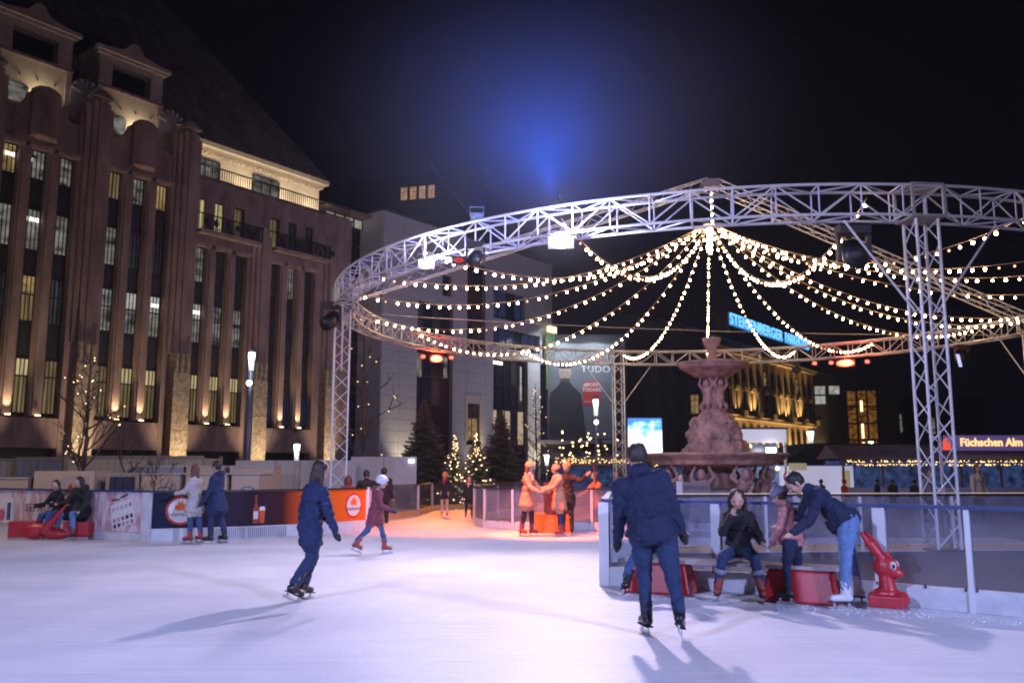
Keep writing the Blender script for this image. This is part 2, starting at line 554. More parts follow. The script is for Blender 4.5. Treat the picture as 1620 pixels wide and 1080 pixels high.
TL = {"near right": "silver lattice tower nearest the camera, behind the right-hand bench", "far right": "silver lattice tower at the right edge of the photo, carrying the arch",
      "far middle": "slim silver lattice tower in front of the portrait billboard and the glowing screen", "left": "silver lattice tower behind the orange end of the left fence"}
for az, nm in TOW:
    a = R(az); c = rp(a, RR, 0)
    zb = 0.0 if nm == "near right" else GZ
    t = thing("truss_tower", TL[nm], "truss tower", (c.x, c.y, zb), R(az), "lattice towers carrying the ring truss")
    h = ZB - 0.06 - zb
    w = 0.25
    cs = [(-w, -w), (w, -w), (w, w), (-w, w)]
    for x, y in cs: rod("leg", (x, y, 0.03), (x, y, h), 0.032, m_alu, t)
    nb = int(h / 0.52)
    for k in range(4):
        (x0, y0), (x1, y1) = cs[k], cs[(k + 1) % 4]
        for j in range(nb):
            z0, z1 = h * j / nb + .05, h * (j + 1) / nb
            if j % 2: x0_, y0_, x1_, y1_ = x1, y1, x0, y0
            else: x0_, y0_, x1_, y1_ = x0, y0, x1, y1
            rod("brace", (x0_, y0_, z0), (x1_, y1_, z1), 0.015, m_alu, t)
    boxpart("base_plate", (-.4, -.4, 0), (.4, .4, .03), m_black, t)
    for sy in (-1, 1):
        for r2 in (1,):
            rod("knee_brace", (0, sy * w, h - 2.0), (0, sy * 1.75, h - .02), 0.024, m_alu, t)

# arch truss through the apex
apex = Vector((CX, CY, 12.35))
for az, lab in ((190.5, "straight lattice rafter running from the peak down to the left tower"), (11, "straight lattice rafter running from the peak down to the right edge of the photo")):
    a = R(az); e = rp(a, RR - 0.3, 7.55)
    t = thing("roof_truss", lab, "truss", tuple(e), 0, "rafter trusses meeting at the peak")
    d = (apex - e); L = d.length; ax = d.normalized(); sd = Vector((-math.sin(a), math.cos(a), 0)); up = sd.cross(ax)
    if up.z < 0: up = -up
    w = 0.2
    q = [(-w, -w), (w, -w), (w, w), (-w, w)]
    P_ = lambda s_, k: ax * s_ + sd * q[k % 4][0] + up * q[k % 4][1]
    for k in range(4): rod("chord", P_(0, k), P_(L - 0.15, k), 0.024, m_alu, t)
    nb = 24
    for k in range(4):
        for j in range(nb):
            s0, s1 = L * j / nb, (L - .15) * (j + 1) / nb
            rod("brace", P_(s0, k + (j % 2)), P_(s1, k + 1 - (j % 2)), 0.011, m_alu, t)
pk = thing("peak_hub", "small metal hub at the very top where the rafters meet", "hub", tuple(apex))
mb = MB(); mb.box((-.28, -.28, -.22), (.28, .28, .10)); part("hub_frame", mb, MATS["corner_plate"], pk)
mb = MB(); mb.tube((0, 0, -2.1), (0, 0, -.2), 0.03); part("drop_pole", mb, m_alu, pk)

# ------------------------------------------------------------------ bulb strings
m_bulb = emis("bulb_glow", (1.0, 0.66, 0.36), 75.0, sampled=True)
m_bulb_dim = emis("bulb_dim", (1.0, 0.45, 0.16), 3.0)
m_wire = mat("light_cable", (0.50, 0.36, 0.24), 0.6)  # orange bulb light put into the cable colour
m_sock = mat("bulb_socket", (0.03, 0.025, 0.02), 0.5)


def bulb_mesh(r, glow):
    mb = MB(); mb.ball((0, 0, 0), (r, r, r * 1.1), 10, 7)
    mb.m = 1; mb.tube((0, 0, r * .8), (0, 0, r * 1.9), r * .42, n=6)
    return mb.mesh("bulb", [glow, m_sock], True)


bulbA = bulb_mesh(0.037, m_bulb); bulbB = bulb_mesh(0.030, m_bulb_dim)
HUB = Vector((7.40, 32, 10.85))
SAG = [(-118.6, 1.75), (-139.1, 1.4), (-154.8, 1.2), (-168.1, 1.5), (168.7, 1.8), (151.4, 2.5), (122, 2.5), (97.8, 1.8), (78.7, 0.25), (59.7, 2.0), (43.7, 2.0), (22.4, 1.7), (1.1, 1.6), (6.2, 1.75), (-18, 1.3), (-37, 1.3), (-49, 1.3), (-69, 1.45), (-88.4, 2.1)]
WHERE = ["passing the brightest floodlight", "ending beside the small black lamp at left", "ending just above the white floodlight at left", "ending highest at the left tower",
         "ending low on the ring right of the left tower", "ending on the back of the ring above the red lamp at left", "dipping in a U left of the far middle tower", "dipping right of the far middle tower",
         "hanging almost straight down to the fountain top", "crossing the left part of the blue hotel sign", "crossing below the right end of the blue hotel sign", "thin and flat toward the far right back of the ring",
         "upper one of the close pair running to the far right tower", "lower one of the close pair running to the far right tower", "lowest of those leaving at the right edge", "third from the top at the right edge",
         "second from the top at the right edge", "topmost at the right edge, rising to the near ring", "rising steeply past the big black lantern to the near ring"]
for (az, sag), wh in zip(SAG, WHERE):
    a = R(az); e = rp(a, 13.2, 7.6)
    t = thing("bulb_string", "bulb string " + wh, "string lights", tuple(HUB), 0, "bulb strings fanning out from the peak")
    d = e - HUB; n_ = 40
    f = lambda u: d * u - Vector((0, 0, 4 * sag * u * (1 - u)))
    mb = MB(); mb.path([f(i / n_) for i in range(n_ + 1)], 0.011, 4); part("cable", mb, m_wire, t, True)
    L = sum((f((i + 1) / n_) - f(i / n_)).length for i in range(n_)); k = int(L / 0.37)
    for i in range(k):
        u = (i + 0.7 + rnd.uniform(-.14, .14)) / k
        if u * L < .55: continue
        p = f(u); dim = rnd.random() < 0.13
        link("bulb", bulbB if dim else bulbA, t, loc=(p.x + rnd.uniform(-.01, .01), p.y, p.z - 0.095), rot=(rnd.uniform(-.25, .25), rnd.uniform(-.25, .25), 0), scale=(1, 1, 1) if rnd.random() < .7 else (.78, .78, .8))
t = thing("bulb_cluster", "dense hanging bundle of warm bulbs at the hub where all strings meet", "string lights", tuple(HUB))
mb = MB(); mb.tube((0, 0, -1.15), (0, 0, 0.0), 0.03); part("cable", mb, m_wire, t)
for i in range(30):
    a = i * 2.4; rr_ = 0.05 + 0.05 * rnd.random()
    link("bulb", bulbA, t, loc=(rr_ * math.cos(a), rr_ * math.sin(a), -0.036 * i - .15))
t = thing("bulb_string", "short vertical string of warm bulbs from the peak down to the hub", "string lights", (7.5, 31.9, 12.0), 0, "bulb strings fanning out from the peak")
mb = MB(); mb.tube((0, 0, -1.3), (0, 0, 0.0), 0.01, n=5); part("cable", mb, m_wire, t)
for i in range(5): link("bulb", bulbA, t, loc=(0, -0.03, -0.1 - 0.27 * i))

# tie cable right across the ring, guy wire above
m_steelrope = mat("steel_rope", (0.6, 0.5, 0.42), 0.5, metal=.3)
mb = MB(); p0 = rp(R(190.5), 13.1, 6.95); p1 = rp(R(11), 13.1, 6.95)
pts = [p0.lerp(p1, i / 12) - Vector((0, 0, .25 * 4 * (i / 12) * (1 - i / 12))) for i in range(13)]
mb.path(pts, 0.013, 5)
tag(part("tie_cable", mb, m_steelrope, None, True), "thin steel cable stretched level across the inside of the ring", "cable")
mb = MB(); mb.path([(-6.0, 62, 23.8), (-2.5, 50, 16.5), (-0.9, 21.5, 7.75)], 0.012, 4)
tag(part("guy_wire", mb, m_steelrope, None, True), "thin dark wire slanting down from the sky to the ring at left", "cable")


# ------------------------------------------------------------------ lamps on the ring
def floodlight(loc, aim, w, h, glow, label, group, body=m_black, name="floodlight"):
    t = thing(name, label, "floodlight", loc, 0, group)
    q = (Vector(aim) - Vector(loc)).to_track_quat('-Y', 'Z')
    M = q.to_matrix().to_4x4()
    mb = MB(); mb.box((-w / 2 - .04, .0, -h / 2 - .03), (w / 2 + .04, .14, h / 2 + .03), M)
    for z in np.linspace(-h / 2, h / 2, 5): mb.box((-w / 2, .14, z - .006), (w / 2, .2, z + .006), M)
    part("housing", mb, body, t)
    mb = MB(); mb.ball((0, -.0, 0), (w / 2 * 1.02, .03, h / 2 * 1.05), 20, 12); mb.v = [tuple(M @ Vector(v)) for v in mb.v]; part("lens", mb, glow, t, True)
    mb = MB(); mb.path([M @ Vector((-w / 2 - .06, .07, 0)), M @ Vector((-w / 2 - .06, .07, 0)) + Vector((0, 0, .25)), M @ Vector((w / 2 + .06, .07, 0)) + Vector((0, 0, .25)), M @ Vector((w / 2 + .06, .07, 0))], 0.015, 5)
    part("yoke", mb, body, t)
    return t


floodlight((1.12, 19.98, 7.86), (1.0, 20.0, 12), .3, .2, emis("added_blue_lens", (.05, .2, 1.0), 1.2, sampled=False), "small added blue lamp on top of the ring above the brightest floodlight", None)  # added lamp body for the blue halo lights
g_white = emis("flood_white", (1.0, 0.84, 0.74), 90.0, sampled=False)
g_cool = emis("flood_cool", (0.95, 0.90, 1.0), 30.0, sampled=False)
g_red = emis("flood_red", (1.0, 0.04, 0.008), 3.0, sampled=False)
g_redhot = emis("flood_red_core", (1.0, 0.075, 0.02), 4.5, sampled=False)
floodlight((1.12, 19.6, 6.8), (0.2, 8, 1.5), .52, .24, g_white, "brightest white floodlight glaring in the middle of the near ring", "white floodlights on the ring")
floodlight((-2.2, 22.0, 6.85), (-1.5, 10, 1.5), .34, .18, g_cool, "smaller white floodlight glaring on the left part of the ring", "white floodlights on the ring")
floodlight((-3.5, 40.4, 6.72), (-1.5, 20, 2), .55, .3, g_redhot, "large red floodlight under the back of the ring at left", "red floodlights under the ring")
for dx, k in ((-.62, "left"), (.68, "right")):
    floodlight((-3.5 + dx, 40.4 + dx * .3, 6.8), (-1.5 + dx, 20, 2), .22, .16, g_red, f"small red lamp just {k} of the large red floodlight at the back left", "red floodlights under the ring")
floodlight((16.1, 42.1, 6.72), (8.5, 24, 2), .8, .3, g_redhot, "large red floodlight under the back of the ring right of the fountain", "red floodlights under the ring")
for dx, k in ((-1.35, "leftmost small red lamp beside the large red floodlight right of the fountain"), (-.62, "small red lamp touching the left side of the large red floodlight right of the fountain"), (.95, "small red lamp to the right of the large red floodlight right of the fountain")):
    floodlight((16.1 + dx, 42.1 - dx * .3, 6.76), (8.5 + dx, 24, 2), .2, .16, g_red, k, "red floodlights under the ring")
m_greyb = mat("grey_housing", (0.30, 0.31, 0.34), 0.5)
floodlight((-0.88, 21.4, 7.93), (0.5, 10, 4), .22, .14, m_greyb, "unlit pale grey floodlight standing on top of the ring at left", None, m_greyb)
floodlight((-1.3, 21.0, 6.72), (-.5, 12, 6), .26, .14, mat("red_gel", (0.5, 0.03, 0.02), .4, emit=(1, .05, .02), estr=.25), "dark lamp with a red filter hanging left of the brightest floodlight", None)


def moving_head(loc, aim, s, label, lens=None):
    t = thing("moving_head_lamp", label, "stage lamp", loc, 0, "black stage lamps hanging from the ring")
    M = (Vector(aim) - Vector(loc)).to_track_quat('-Y', 'Z').to_matrix().to_4x4()
    mb = MB(); mb.box((-.22 * s, -.12 * s, .28 * s), (.22 * s, .12 * s, .42 * s)); part("base", mb, m_black, t)
    mb = MB(); mb.box((-.24 * s, -.05 * s, -.1 * s), (-.19 * s, .05 * s, .3 * s)); mb.box((.19 * s, -.05 * s, -.1 * s), (.24 * s, .05 * s, .3 * s)); part("yoke", mb, m_black, t)
    mb = MB()
    vs = MB(); vs.lathe([(.10 * s, -.24 * s), (.17 * s, -.2 * s), (.17 * s, .12 * s), (.14 * s, .26 * s)], 14)
    T = M @ Matrix.Rotation(R(90), 4, 'X')
    mb.add([T @ Vector(v) for v in vs.v], vs.f); part("lamp_head", mb, m_black, t, True)
    if lens:
        mb = MB(); mb.box((-.05 * s, -.30 * s, -.22 * s), (.05 * s, -.27 * s, .22 * s), M); part("lens", mb, lens, t)
    return t


moving_head((-6.05, 28.9, 6.55), (-9, 20, 1), 1.5, "black stage lamp clamped outside the ring at the top of the left tower")
moving_head((7.55, 18.9, 6.35), (6, 10, 1), 1.55, "big black stage lantern hanging from the near ring right of the bulb hub")
moving_head((-.9, 21.0, 6.75), (-3, 12, 2), 1.0, "small black stage lamp between the two white floodlights")
moving_head((19.6, 37.9, 6.45), (10, 30, 1), 1.3, "black stage lamp with a pale blue strip under the far right ring", emis("pale_blue_strip", (.3, .45, 1.0), 0.9))
moving_head((14.2, 43.6, 6.55), (10, 30, 1), 0.9, "small dark stage lamp under the back ring just right of the fountain bowl")

# ================================================================== DEPARTMENT STORE (left)
FA = math.atan2(.8033, .5956)
FO = (-19.14, 65.0, 0.0)
m_gran = mat("brown_granite", (0.27, 0.18, 0.16), 0.75, var=0.5, vscale=0.9, stretch=(1, 1, .35), bump=0.5, bscale=6)
m_gran2 = mat("dressed_granite", (0.31, 0.21, 0.18), 0.75, var=0.42, vscale=1.1, stretch=(1, 1, .3), bump=0.4, bscale=9)
m_rough = mat("chiselled_granite", (0.40, 0.31, 0.22), 0.85, var=0.6, vscale=4.5, bump=1.0, bscale=5)
m_bronze = mat("bronze_panel", (0.020, 0.017, 0.016), 0.55, var=0.3)
m_frame = mat("window_bar", (0.012, 0.011, 0.012), 0.5)
m_cream = mat("cream_plaster", (0.62, 0.52, 0.36), 0.8, var=0.12, vscale=1.5, bump=.15)
m_stonel = mat("dormer_stone", (0.40, 0.31, 0.25), 0.8, var=0.2, vscale=1.5, bump=.3, bscale=8)
m_roof = mat("slate_roof", (0.15, 0.115, 0.11), 0.7, var=0.5, vscale=0.5, bump=.4, bscale=2)
m_dark = mat("dark_opening", (0.006, 0.006, 0.008), 0.35)


def lit(name, col, s, var=0.6, sc_=(0.9, 0.9, 2.2)):
    if name in MATS: return MATS[name]
    m = mat(name, (0.02, 0.02, 0.02), 0.25)
    nt = m.node_tree; b = nt.nodes["Principled BSDF"]
    tc = nt.nodes.new("ShaderNodeTexCoord"); mp = nt.nodes.new("ShaderNodeMapping"); mp.inputs["Scale"].default_value = sc_
    n = nt.nodes.new("ShaderNodeTexNoise"); n.inputs["Scale"].default_value = 1.2; n.inputs["Detail"].default_value = 3
    r = nt.nodes.new("ShaderNodeValToRGB")
    r.color_ramp.elements[0].position = 0.35; r.color_ramp.elements[0].color = (*[c * (1 - var) for c in col], 1)
    r.color_ramp.elements[1].position = 0.65; r.color_ramp.elements[1].color = (*col, 1)
    nt.links.new(tc.outputs["Object"], mp.inputs[0]); nt.links.new(mp.outputs[0], n.inputs["Vector"]); nt.links.new(n.outputs["Fac"], r.inputs[0])
    nt.links.new(r.outputs[0], b.inputs["Emission Color"]); b.inputs["Emission Strength"].default_value = s
    m.cycles.emission_sampling = 'NONE'
    return m


L_CUR = lit("curtain_lit", (0.27, 0.20, 0.085), 0.75, .75, (6, 6, .3))
L_CURB = lit("curtain_bright", (0.62, 0.50, 0.25), 0.95, .55, (7, 7, .5))
L_OFF = lit("office_lit", (0.26, 0.25, 0.22), 0.8, .92, (.8, .8, 1.6))
L_OFFB = lit("office_bright", (0.50, 0.50, 0.46), 0.9, .5)
L_DIM = lit("room_dim", (0.018, 0.016, 0.018), 0.9, .8)
L_WARM = lit("room_warm", (0.42, 0.28, 0.11), 0.8, .7)
L_BLUE = lit("room_blue", (0.012, 0.022, 0.07), 0.8, .5)
L_TUBE = emis("ceiling_tube", (1.0, 0.97, 0.85), 3.0, sampled=False)

store = thing("department_store", "tall brown granite department store with steep roof and uplit pillars", "building", FO, FA)
mb = MB()
mb.box((-30, 0.75, GZ), (9.28, 14, 17.4)); mb.box((-30, 0.75, 17.4), (-5.7, 14, 23.3)); mb.box((-5.7, 0.75, 17.4), (9.28, 14, 22.38))
part("core_wall", mb, m_dark, store)
mb = MB(); mb.box((7.7, 0.02, GZ), (9.26, 0.76, 22.0)); mb.box((9.26, 0.0, GZ), (9.30, 14, 22.39)); part("end_wall", mb, m_gran, store)
pane_cache = {}


def window(s0, w, z0, z1, bars, transom, pm, pm2=None, tube=False, y=0.5, bld=store, mfr=m_frame):
    f = MB(); bt = 0.045
    f.box((s0, y - .06, z0), (s0 + .05, y + .02, z1)); f.box((s0 + w - .05, y - .06, z0), (s0 + w, y + .02, z1))
    f.box((s0 + .05, y - .06, z1 - .06), (s0 + w - .05, y + .02, z1)); f.box((s0 + .05, y - .06, z0), (s0 + w - .05, y + .02, z0 + .06))
    for i in range(1, bars + 1):
        x = s0 + w * i / (bars + 1); f.box((x - bt / 2, y - .05, z0 + .06), (x + bt / 2, y + .01, z1 - .06))
    if transom: f.box((s0 + .05, y - .07, transom - .05), (s0 + w - .05, y - .052, transom + .05))
    o = part("window", f, mfr, bld)
    zs = [(z0, transom, pm), (transom, z1, pm2 or pm)] if transom else [(z0, z1, pm)]
    for a, b, m_ in zs:
        g = MB(); g.box((s0 + .02, y + .03, a + .02), (s0 + w - .02, y + .05, b - .02)); part("pane", g, m_, o)
    if tube:
        g = MB()
        for i in range(tube): g.box((s0 + .1 + i * .3, y + .0, z1 - .75), (s0 + .3 + i * .3, y + .028, z1 - .5))
        part("ceiling_light", g, L_TUBE, o)
    return o


rows = [(4.95, 8.25, 7.18), (10.48, 13.3, 12.12), (14.85, 17.4, None), (19.3, 21.12, None)]
S0 = [-25.28, -18.7, -12.1, -5.5, 1.0]
wr_ = random.Random(3)
for bi, S in enumerate(S0):
    left = bi < 3
    for wi in range(3):
        s = S + wi * 1.7
        # spandrels of dark bronze between the window rows
        for z0, z1 in ((8.25, 10.48), (13.3, 14.85)) + (((17.4, 19.3),) if left else ()):
            g = MB(); g.box((s, .50, z0), (s + 1.0, .56, z1)); g.box((s + .12, .46, z0 + .25), (s + .88, .498, z1 - .25)); part("spandrel", g, m_bronze, store)
        for ri, (z0, z1, tr) in enumerate(rows):
            if ri == 3 and not left: continue
            if ri == 0: pm, pm2 = (L_CUR, L_CURB) if not (bi == 4) else ((L_BLUE, L_DIM))
            elif ri == 1: pm, pm2 = (L_OFF, L_OFF) if bi in (2, 3) else (L_DIM, L_DIM)
            elif ri == 2: pm = pm2 = wr_.choice((L_DIM, L_OFF, L_DIM, L_DIM))
            else: pm = pm2 = wr_.choice((L_WARM, L_CUR, L_OFF))
            if ri == 0 and wr_.random() < .3: pm, pm2 = L_CUR, L_CUR
            if ri == 1 and bi == 1 and wi == 1: pm, pm2 = L_CUR, L_WARM
            if ri == 1 and wr_.random() < .25 and bi != 4: pm2 = L_OFFB
            if (bi, wi, ri) in ((1, 0, 3), (3, 0, 1), (2, 1, 1), (2, 2, 1)): pm2 = L_OFFB
            tube = {(1, 0, 3): 3, (1, 1, 3): 1, (1, 1, 2): 3, (2, 0, 3): 1, (2, 0, 2): 1, (2, 1, 1): 1, (2, 2, 1): 3, (3, 0, 1): 3, (0, 2, 3): 2}.get((bi, wi, ri), False)
            if tube and ri == 2: pm = pm2 = L_OFF
            window(s, 1.0, z0, z1, 3, tr, pm, pm2, tube)
    # mullion pillars between the windows, with a small uplight tray at their foot
    zt = 21.15 if left else 17.4
    for wi in (0, 1):
        s = S + 1.0 + wi * 1.7
        g = MB(); g.box((s, 0, 4.75), (s + .7, .6, zt)); g.box((s + .12, -.12, 4.75), (s + .58, -.002, zt - .5)); part("mullion_pillar", g, m_gran2, store)
        g = MB(); g.box((s - .05, -.62, 4.70), (s + .75, -.02, 4.78)); u = part("uplight_tray", g, m_black, store)
        g = MB(); g.box((s + .22, -.42, 4.785), (s + .48, -.30, 4.84)); part("lamp", g, emis("uplight_glow", (1, .72, .38), 10, sampled=False), u)
    # lintels
    for wi in range(3):
        s = S + wi * 1.7
        g = MB(); g.box((s - .22, -.22, zt), (s + 1.22, .6, zt + .22)); g.box((s - .12, -.12, zt - .1), (s + 1.12, .0, zt - .002)); part("lintel", g, m_gran2, store)
    # sill band and dark ground floor
    boxpart("sill_band", (S - .02, -.10, 2.9), (S + 4.42, .6, 4.70), m_gran, store)
    boxpart("shop_recess", (S, .55, GZ), (S + 4.4, .6, 2.9), m_dark, store)
    # fluted pier
    c = S - 1.09 + .1
    g = MB(); g.box((c - 1.14, -.05, 9.5 if False else GZ), (c + 1.04, .6, 24.2 if left else (25.0 if bi == 3 else 18.2)))
    part("pier_back", g, m_gran, store)
    top = 25.6 if bi < 4 else 19.8
    g = MB()
    for dx, w_, y_ in ((-.72, .3, -.25), (-.36, .34, -.42), (.02, .36, -.52), (.42, .34, -.42), (.78, .26, -.25)):
        g.box((c + dx - w_ / 2, y_, 9.45), (c + dx + w_ / 2, -.052, top - abs(dx) * .8))
    part("fluted_shaft", g, m_gran2, store)
    if bi < 4:
        g = MB()
        for i, z in enumerate((top - .1, top + .1, top + .28)):
            g.box((c - .62 + i * .16, -.62 + i * .1, z), (c + .62 - i * .16, .4, z + .19))
        part("finial", g, m_gran, store)
    g = MB(); g.box((c - .6, -.72, GZ), (c + .62, -.054, 8.2)); part("pillar_block", g, m_rough, store)
    for z in np.arange(0.4, 8.2, 1.3):
        boxpart("stone_course", (c - .62, -.735, z), (c + .64, -.70, z + 1.24), m_rough, store)
    g = MB()
    for dx in (-.42, 0, .42): g.box((c + dx - .15, -.70, 8.2), (c + dx + .17, -.054, 9.5)); g.box((c + dx - .10, -.78, 8.3), (c + dx + .12, -.702, 9.35))
    part("capital", g, m_rough, store)
    if left:  # gabled parapet
        poly = []
        W = 2.25; cx = S + 2.2
        for i in range(13):
            u = i / 12
            x = cx - W + u * (W - .95); z = 23.35 + 0.95 * u ** 2.6
            poly.append((x, z))
        poly += [(cx - .9, 24.55), (cx - .55, 24.85), (cx, 24.95), (cx + .55, 24.85), (cx + .9, 24.55)]
        for i in range(13):
            u = 1 - i / 12
            poly.append((cx + W - u * (W - .95), 23.35 + 0.95 * u ** 2.6))
        poly = [(cx + W, 21.37), (cx - W, 21.37)] + poly
        g = MB(); g.prism(poly[::-1], 0.0, .6); part("gable_parapet", g, m_gran, store)
        g = MB(); pp = [(cx - .85, 21.7), (cx + .85, 21.7), (cx + .85, 24.75), (cx + .5, 25.0), (cx, 25.1), (cx - .5, 25.0), (cx - .85, 24.75)]
        g.prism(pp, -.32, -.003); part("pylon", g, m_gran2, store)
        g = MB(); g.lathe([(.55, 21.62), (.78, 21.78), (.8, 21.9)], 14, (cx, -.3), .5); part("balcony_bracket", g, m_gran2, store)
    # warm spot per pillar, from lamps at its foot
    for wi in (0, 1):
        s = S + 1.35 + wi * 1.7
        wp = Matrix.Translation(FO) @ Matrix.Rotation(FA, 4, 'Z')
        if bi in (1, 2, 3, 4):
            if (bi, wi) == (1, 1): continue
            light("pillar_uplight_beam", 'SPOT', wp @ Vector((s, -.40, 4.9)), wp @ Vector((s, -.10, 9)), 420, (1, .74, .44), .05, 66, .8)
    if bi > 0:
        wp = Matrix.Translation(FO) @ Matrix.Rotation(FA, 4, 'Z')
        light("pier_uplight_beam", 'SPOT', wp @ Vector((c, -3.0, 0.0)), wp @ Vector((c, -.6, 5.4)), 2000, (1, .78, .50), .1, 62, .9)
# last pier
c = 6.9
g = MB(); g.box((5.42, -.05, GZ), (7.70, .6, 18.2)); part("pier_back", g, m_gran, store)
g = MB()
for dx, w_, y_ in ((-.5, .34, -.3), (-.1, .36, -.42), (.32, .34, -.3)): g.box((c + dx - w_ / 2, y_, 9.45), (c + dx + w_ / 2, -.052, 19.6))
part("fluted_shaft", g, m_gran2, store)
g = MB(); g.box((c - .6, -.72, GZ), (c + .55, -.054, 8.2)); part("pillar_block", g, m_rough, store)
g = MB()
for dx in (-.42, 0, .40): g.box((c + dx - .15, -.70, 8.2), (c + dx + .15, -.054, 9.5))
part("capital", g, m_rough, store)
wp = Matrix.Translation(FO) @ Matrix.Rotation(FA, 4, 'Z')
light("pier_uplight_beam", 'SPOT', wp @ Vector((c, -3.0, 0.0)), wp @ Vector((c, -.6, 5.4)), 1800, (1, .78, .50), .1, 62, .9)
# upper wall right section with small windows behind dark balconies
g = MB()
xs = [-5.7, -5.6, -4.77, -4.07, -3.22, -2.4, -1.5, .84, 1.8, 2.6, 3.43, 4.3, 5.1, 9.28]
g.box((-5.7, 0.0, 20.9), (9.28, .7, 22.38)); g.box((-5.7, 0, 17.62), (9.28, .7, 18.55))
for a, b in ((-4.77, -4.07), (-3.22, -2.4), (-1.5, .84), (1.8, 2.6), (3.43, 4.3), (5.1, 9.28)): g.box((a, 0.0, 18.55), (b, .7, 20.9))
part("upper_wall", g, m_gran, store)
for k, a in enumerate((-5.6, -4.07, -2.4, .84, 2.6, 4.3)):
    window(a, .85, 18.55, 20.9, 1, 19.9, (L_CURB, L_CURB, L_CUR, L_CUR, L_DIM, L_DIM)[k], None, y=.3)
for a, b in ((-5.6, -.35), (.95, 6.4)):
    bal = boxpart("balcony", (a, -.75, 18.22), (b, -.002, 18.50), m_gran2, store)
    g = MB(); g.box((a, -.75, 19.55), (b, -.70, 19.62)); g.box((a, -.75, 18.6), (b, -.70, 18.66))
    for x in np.arange(a, b, .16): g.box((x, -.74, 18.5), (x + .05, -.71, 19.55))
    for x in np.arange(a, b, .9): g.ball((x + .3, -.73, 19.05), (.2, .03, .3), 8, 6)
    part("railing", g, m_frame, bal)
# terrace railing and lit penthouse
rail = MB()
rail.box((-5.5, -.12, 23.38), (8.95, -.04, 23.46)); rail.box((-5.5, -.12, 22.5), (8.95, -.06, 22.55))
tr_ = part("terrace_railing", rail, m_frame, store)
g = MB()
for x in np.arange(-5.5, 8.95, .2): g.box((x, -.11, 22.4), (x + .045, -.07, 23.38))
tag(part("baluster", g, m_frame, tr_), kind="stuff")
g = MB(); g.box((-5.9, -.2, 22.385), (9.3, 14.0, 22.46)); part("terrace_slab", g, m_gran, store)
g = MB(); g.box((-5.9, 1.8, 22.47), (7.1, 2.2, 25.3)); part("penthouse_wall", g, m_cream, store)
g = MB(); g.box((-5.9, 1.55, 25.1), (7.35, 2.2, 25.45)); g.box((-5.9, 1.2, 25.45), (7.7, 2.2, 25.8))
for x in np.arange(-5.8, 7.1, .42): g.box((x, 1.5, 24.95), (x + .2, 1.8, 25.1))
part("penthouse_cornice", g, m_cream, store)
for a, b in ((-4.6, -2.7), (.3, 2.9)):
    window(a, b - a, 22.6, 24.55, 2, 24.0, L_OFF, L_OFF, y=1.73)
for x in (-4, -.5, 3, 6): light("penthouse_uplight_beam", 'AREA', wp @ Vector((x, .6, 22.75)), wp @ Vector((x, 1.9, 24.9)), 70, (1, .84, .64), .5)
# roof with hip
g = MB()
rv = [(-34, 1.2, 23.4), (-5.9, 1.2, 23.4), (-5.9, 1.2, 25.85), (7.7, 1.2, 25.85), (-3.2, 12.1, 42.2), (-34, 12.1, 42.2), (-34, 22, 25), (7.7, 22, 25.85)]
g.add(rv, [(0, 1, 2, 3, 4, 5), (3, 7, 4), (4, 7, 6, 5), (0, 5, 6)])
part("roof", g, m_roof, store)
seam = MB()
for x in np.arange(-33, 7.2, 1.1):
    k1 = min(12.1, 1.2 + (7.7 - x)) if x > -3.2 else 12.1
    z0 = 25.85; sl = (42.2 - 25.85) / 10.9
    seam.tube((x, 1.15, z0 + .02), (x, k1 - .05, z0 + (k1 - 1.2) * sl + .02), .05, n=4)
tag(part("roof_seam", seam, mat("lead_seam", (0.20, 0.16, 0.15), .6), store), kind="stuff")
# dormers
for dc, zc in ((-23.4, 0), (-16.8, 0.1), (-10.35, 0)):
    dm = MB()
    a, b = dc - 2.3, dc + 2.3
    zs, zh = 27.1 + zc, 28.85 + zc
    dm.box((a, 1.15, zs), (dc - 1.4, 3.2, 29.3 + zc)); dm.box((dc + 1.4, 1.15, zs), (b, 3.2, 29.3 + zc)); dm.box((dc - 1.4, 1.15, zh), (dc + 1.4, 3.2, 29.3 + zc))
    dm.box((a - .05, 1.1, 23.4), (a + .3, 3.2, zs)); dm.box((b - .3, 1.1, 23.4), (b + .05, 3.2, zs))
    dm.box((a, 3.2, 24), (b, 8.0, 29.3 + zc))
    d_ = part("dormer", dm, m_stonel, store)
    g = MB(); g.box((a + .3, 1.3, 23.4), (b - .3, 1.6, zs - .1)); part("dormer_wall", g, m_cream, d_)
    g = MB(); g.box((a - .1, 1.0, zs - .1), (b + .1, 1.5, zs + .1)); part("sill", g, m_gran, d_)
    g = MB(); g.box((a - .2, .95, 29.3 + zc), (b + .2, 3.4, 29.5 + zc)); g.box((a - .4, .75, 29.5 + zc), (b + .4, 3.4, 29.75 + zc))
    g.prism([(a - .3, 29.76 + zc), (b + .3, 29.76 + zc), (dc + .75, 30.1 + zc), (dc + .25, 30.7 + zc), (dc, 30.8 + zc), (dc - .25, 30.7 + zc), (dc - .75, 30.1 + zc)][::-1], .95, 3.3); part("pediment", g, m_stonel, d_)
    g = MB(); g.box((dc - 1.4, 1.9, zs + .1), (dc + 1.4, 1.95, zh)); part("dark_pane", g, m_dark, d_)
    g = MB()
    for x in (-.7, 0, .7): g.box((dc + x - .04, 1.82, zs + .1), (dc + x + .04, 1.9, zh))
    part("window_bars", g, m_frame, d_)
    g = MB(); g.box((dc - 1.6, 1.2, 24.2), (dc - .2, 1.29, 25.3)); part("low_window", g, L_OFF, d_)
    light("dormer_uplight_beam", 'AREA', wp @ Vector((dc + .6, .75, 24.6)), wp @ Vector((dc, 1.5, 27.2)), 50, (1, .84, .64), .8)
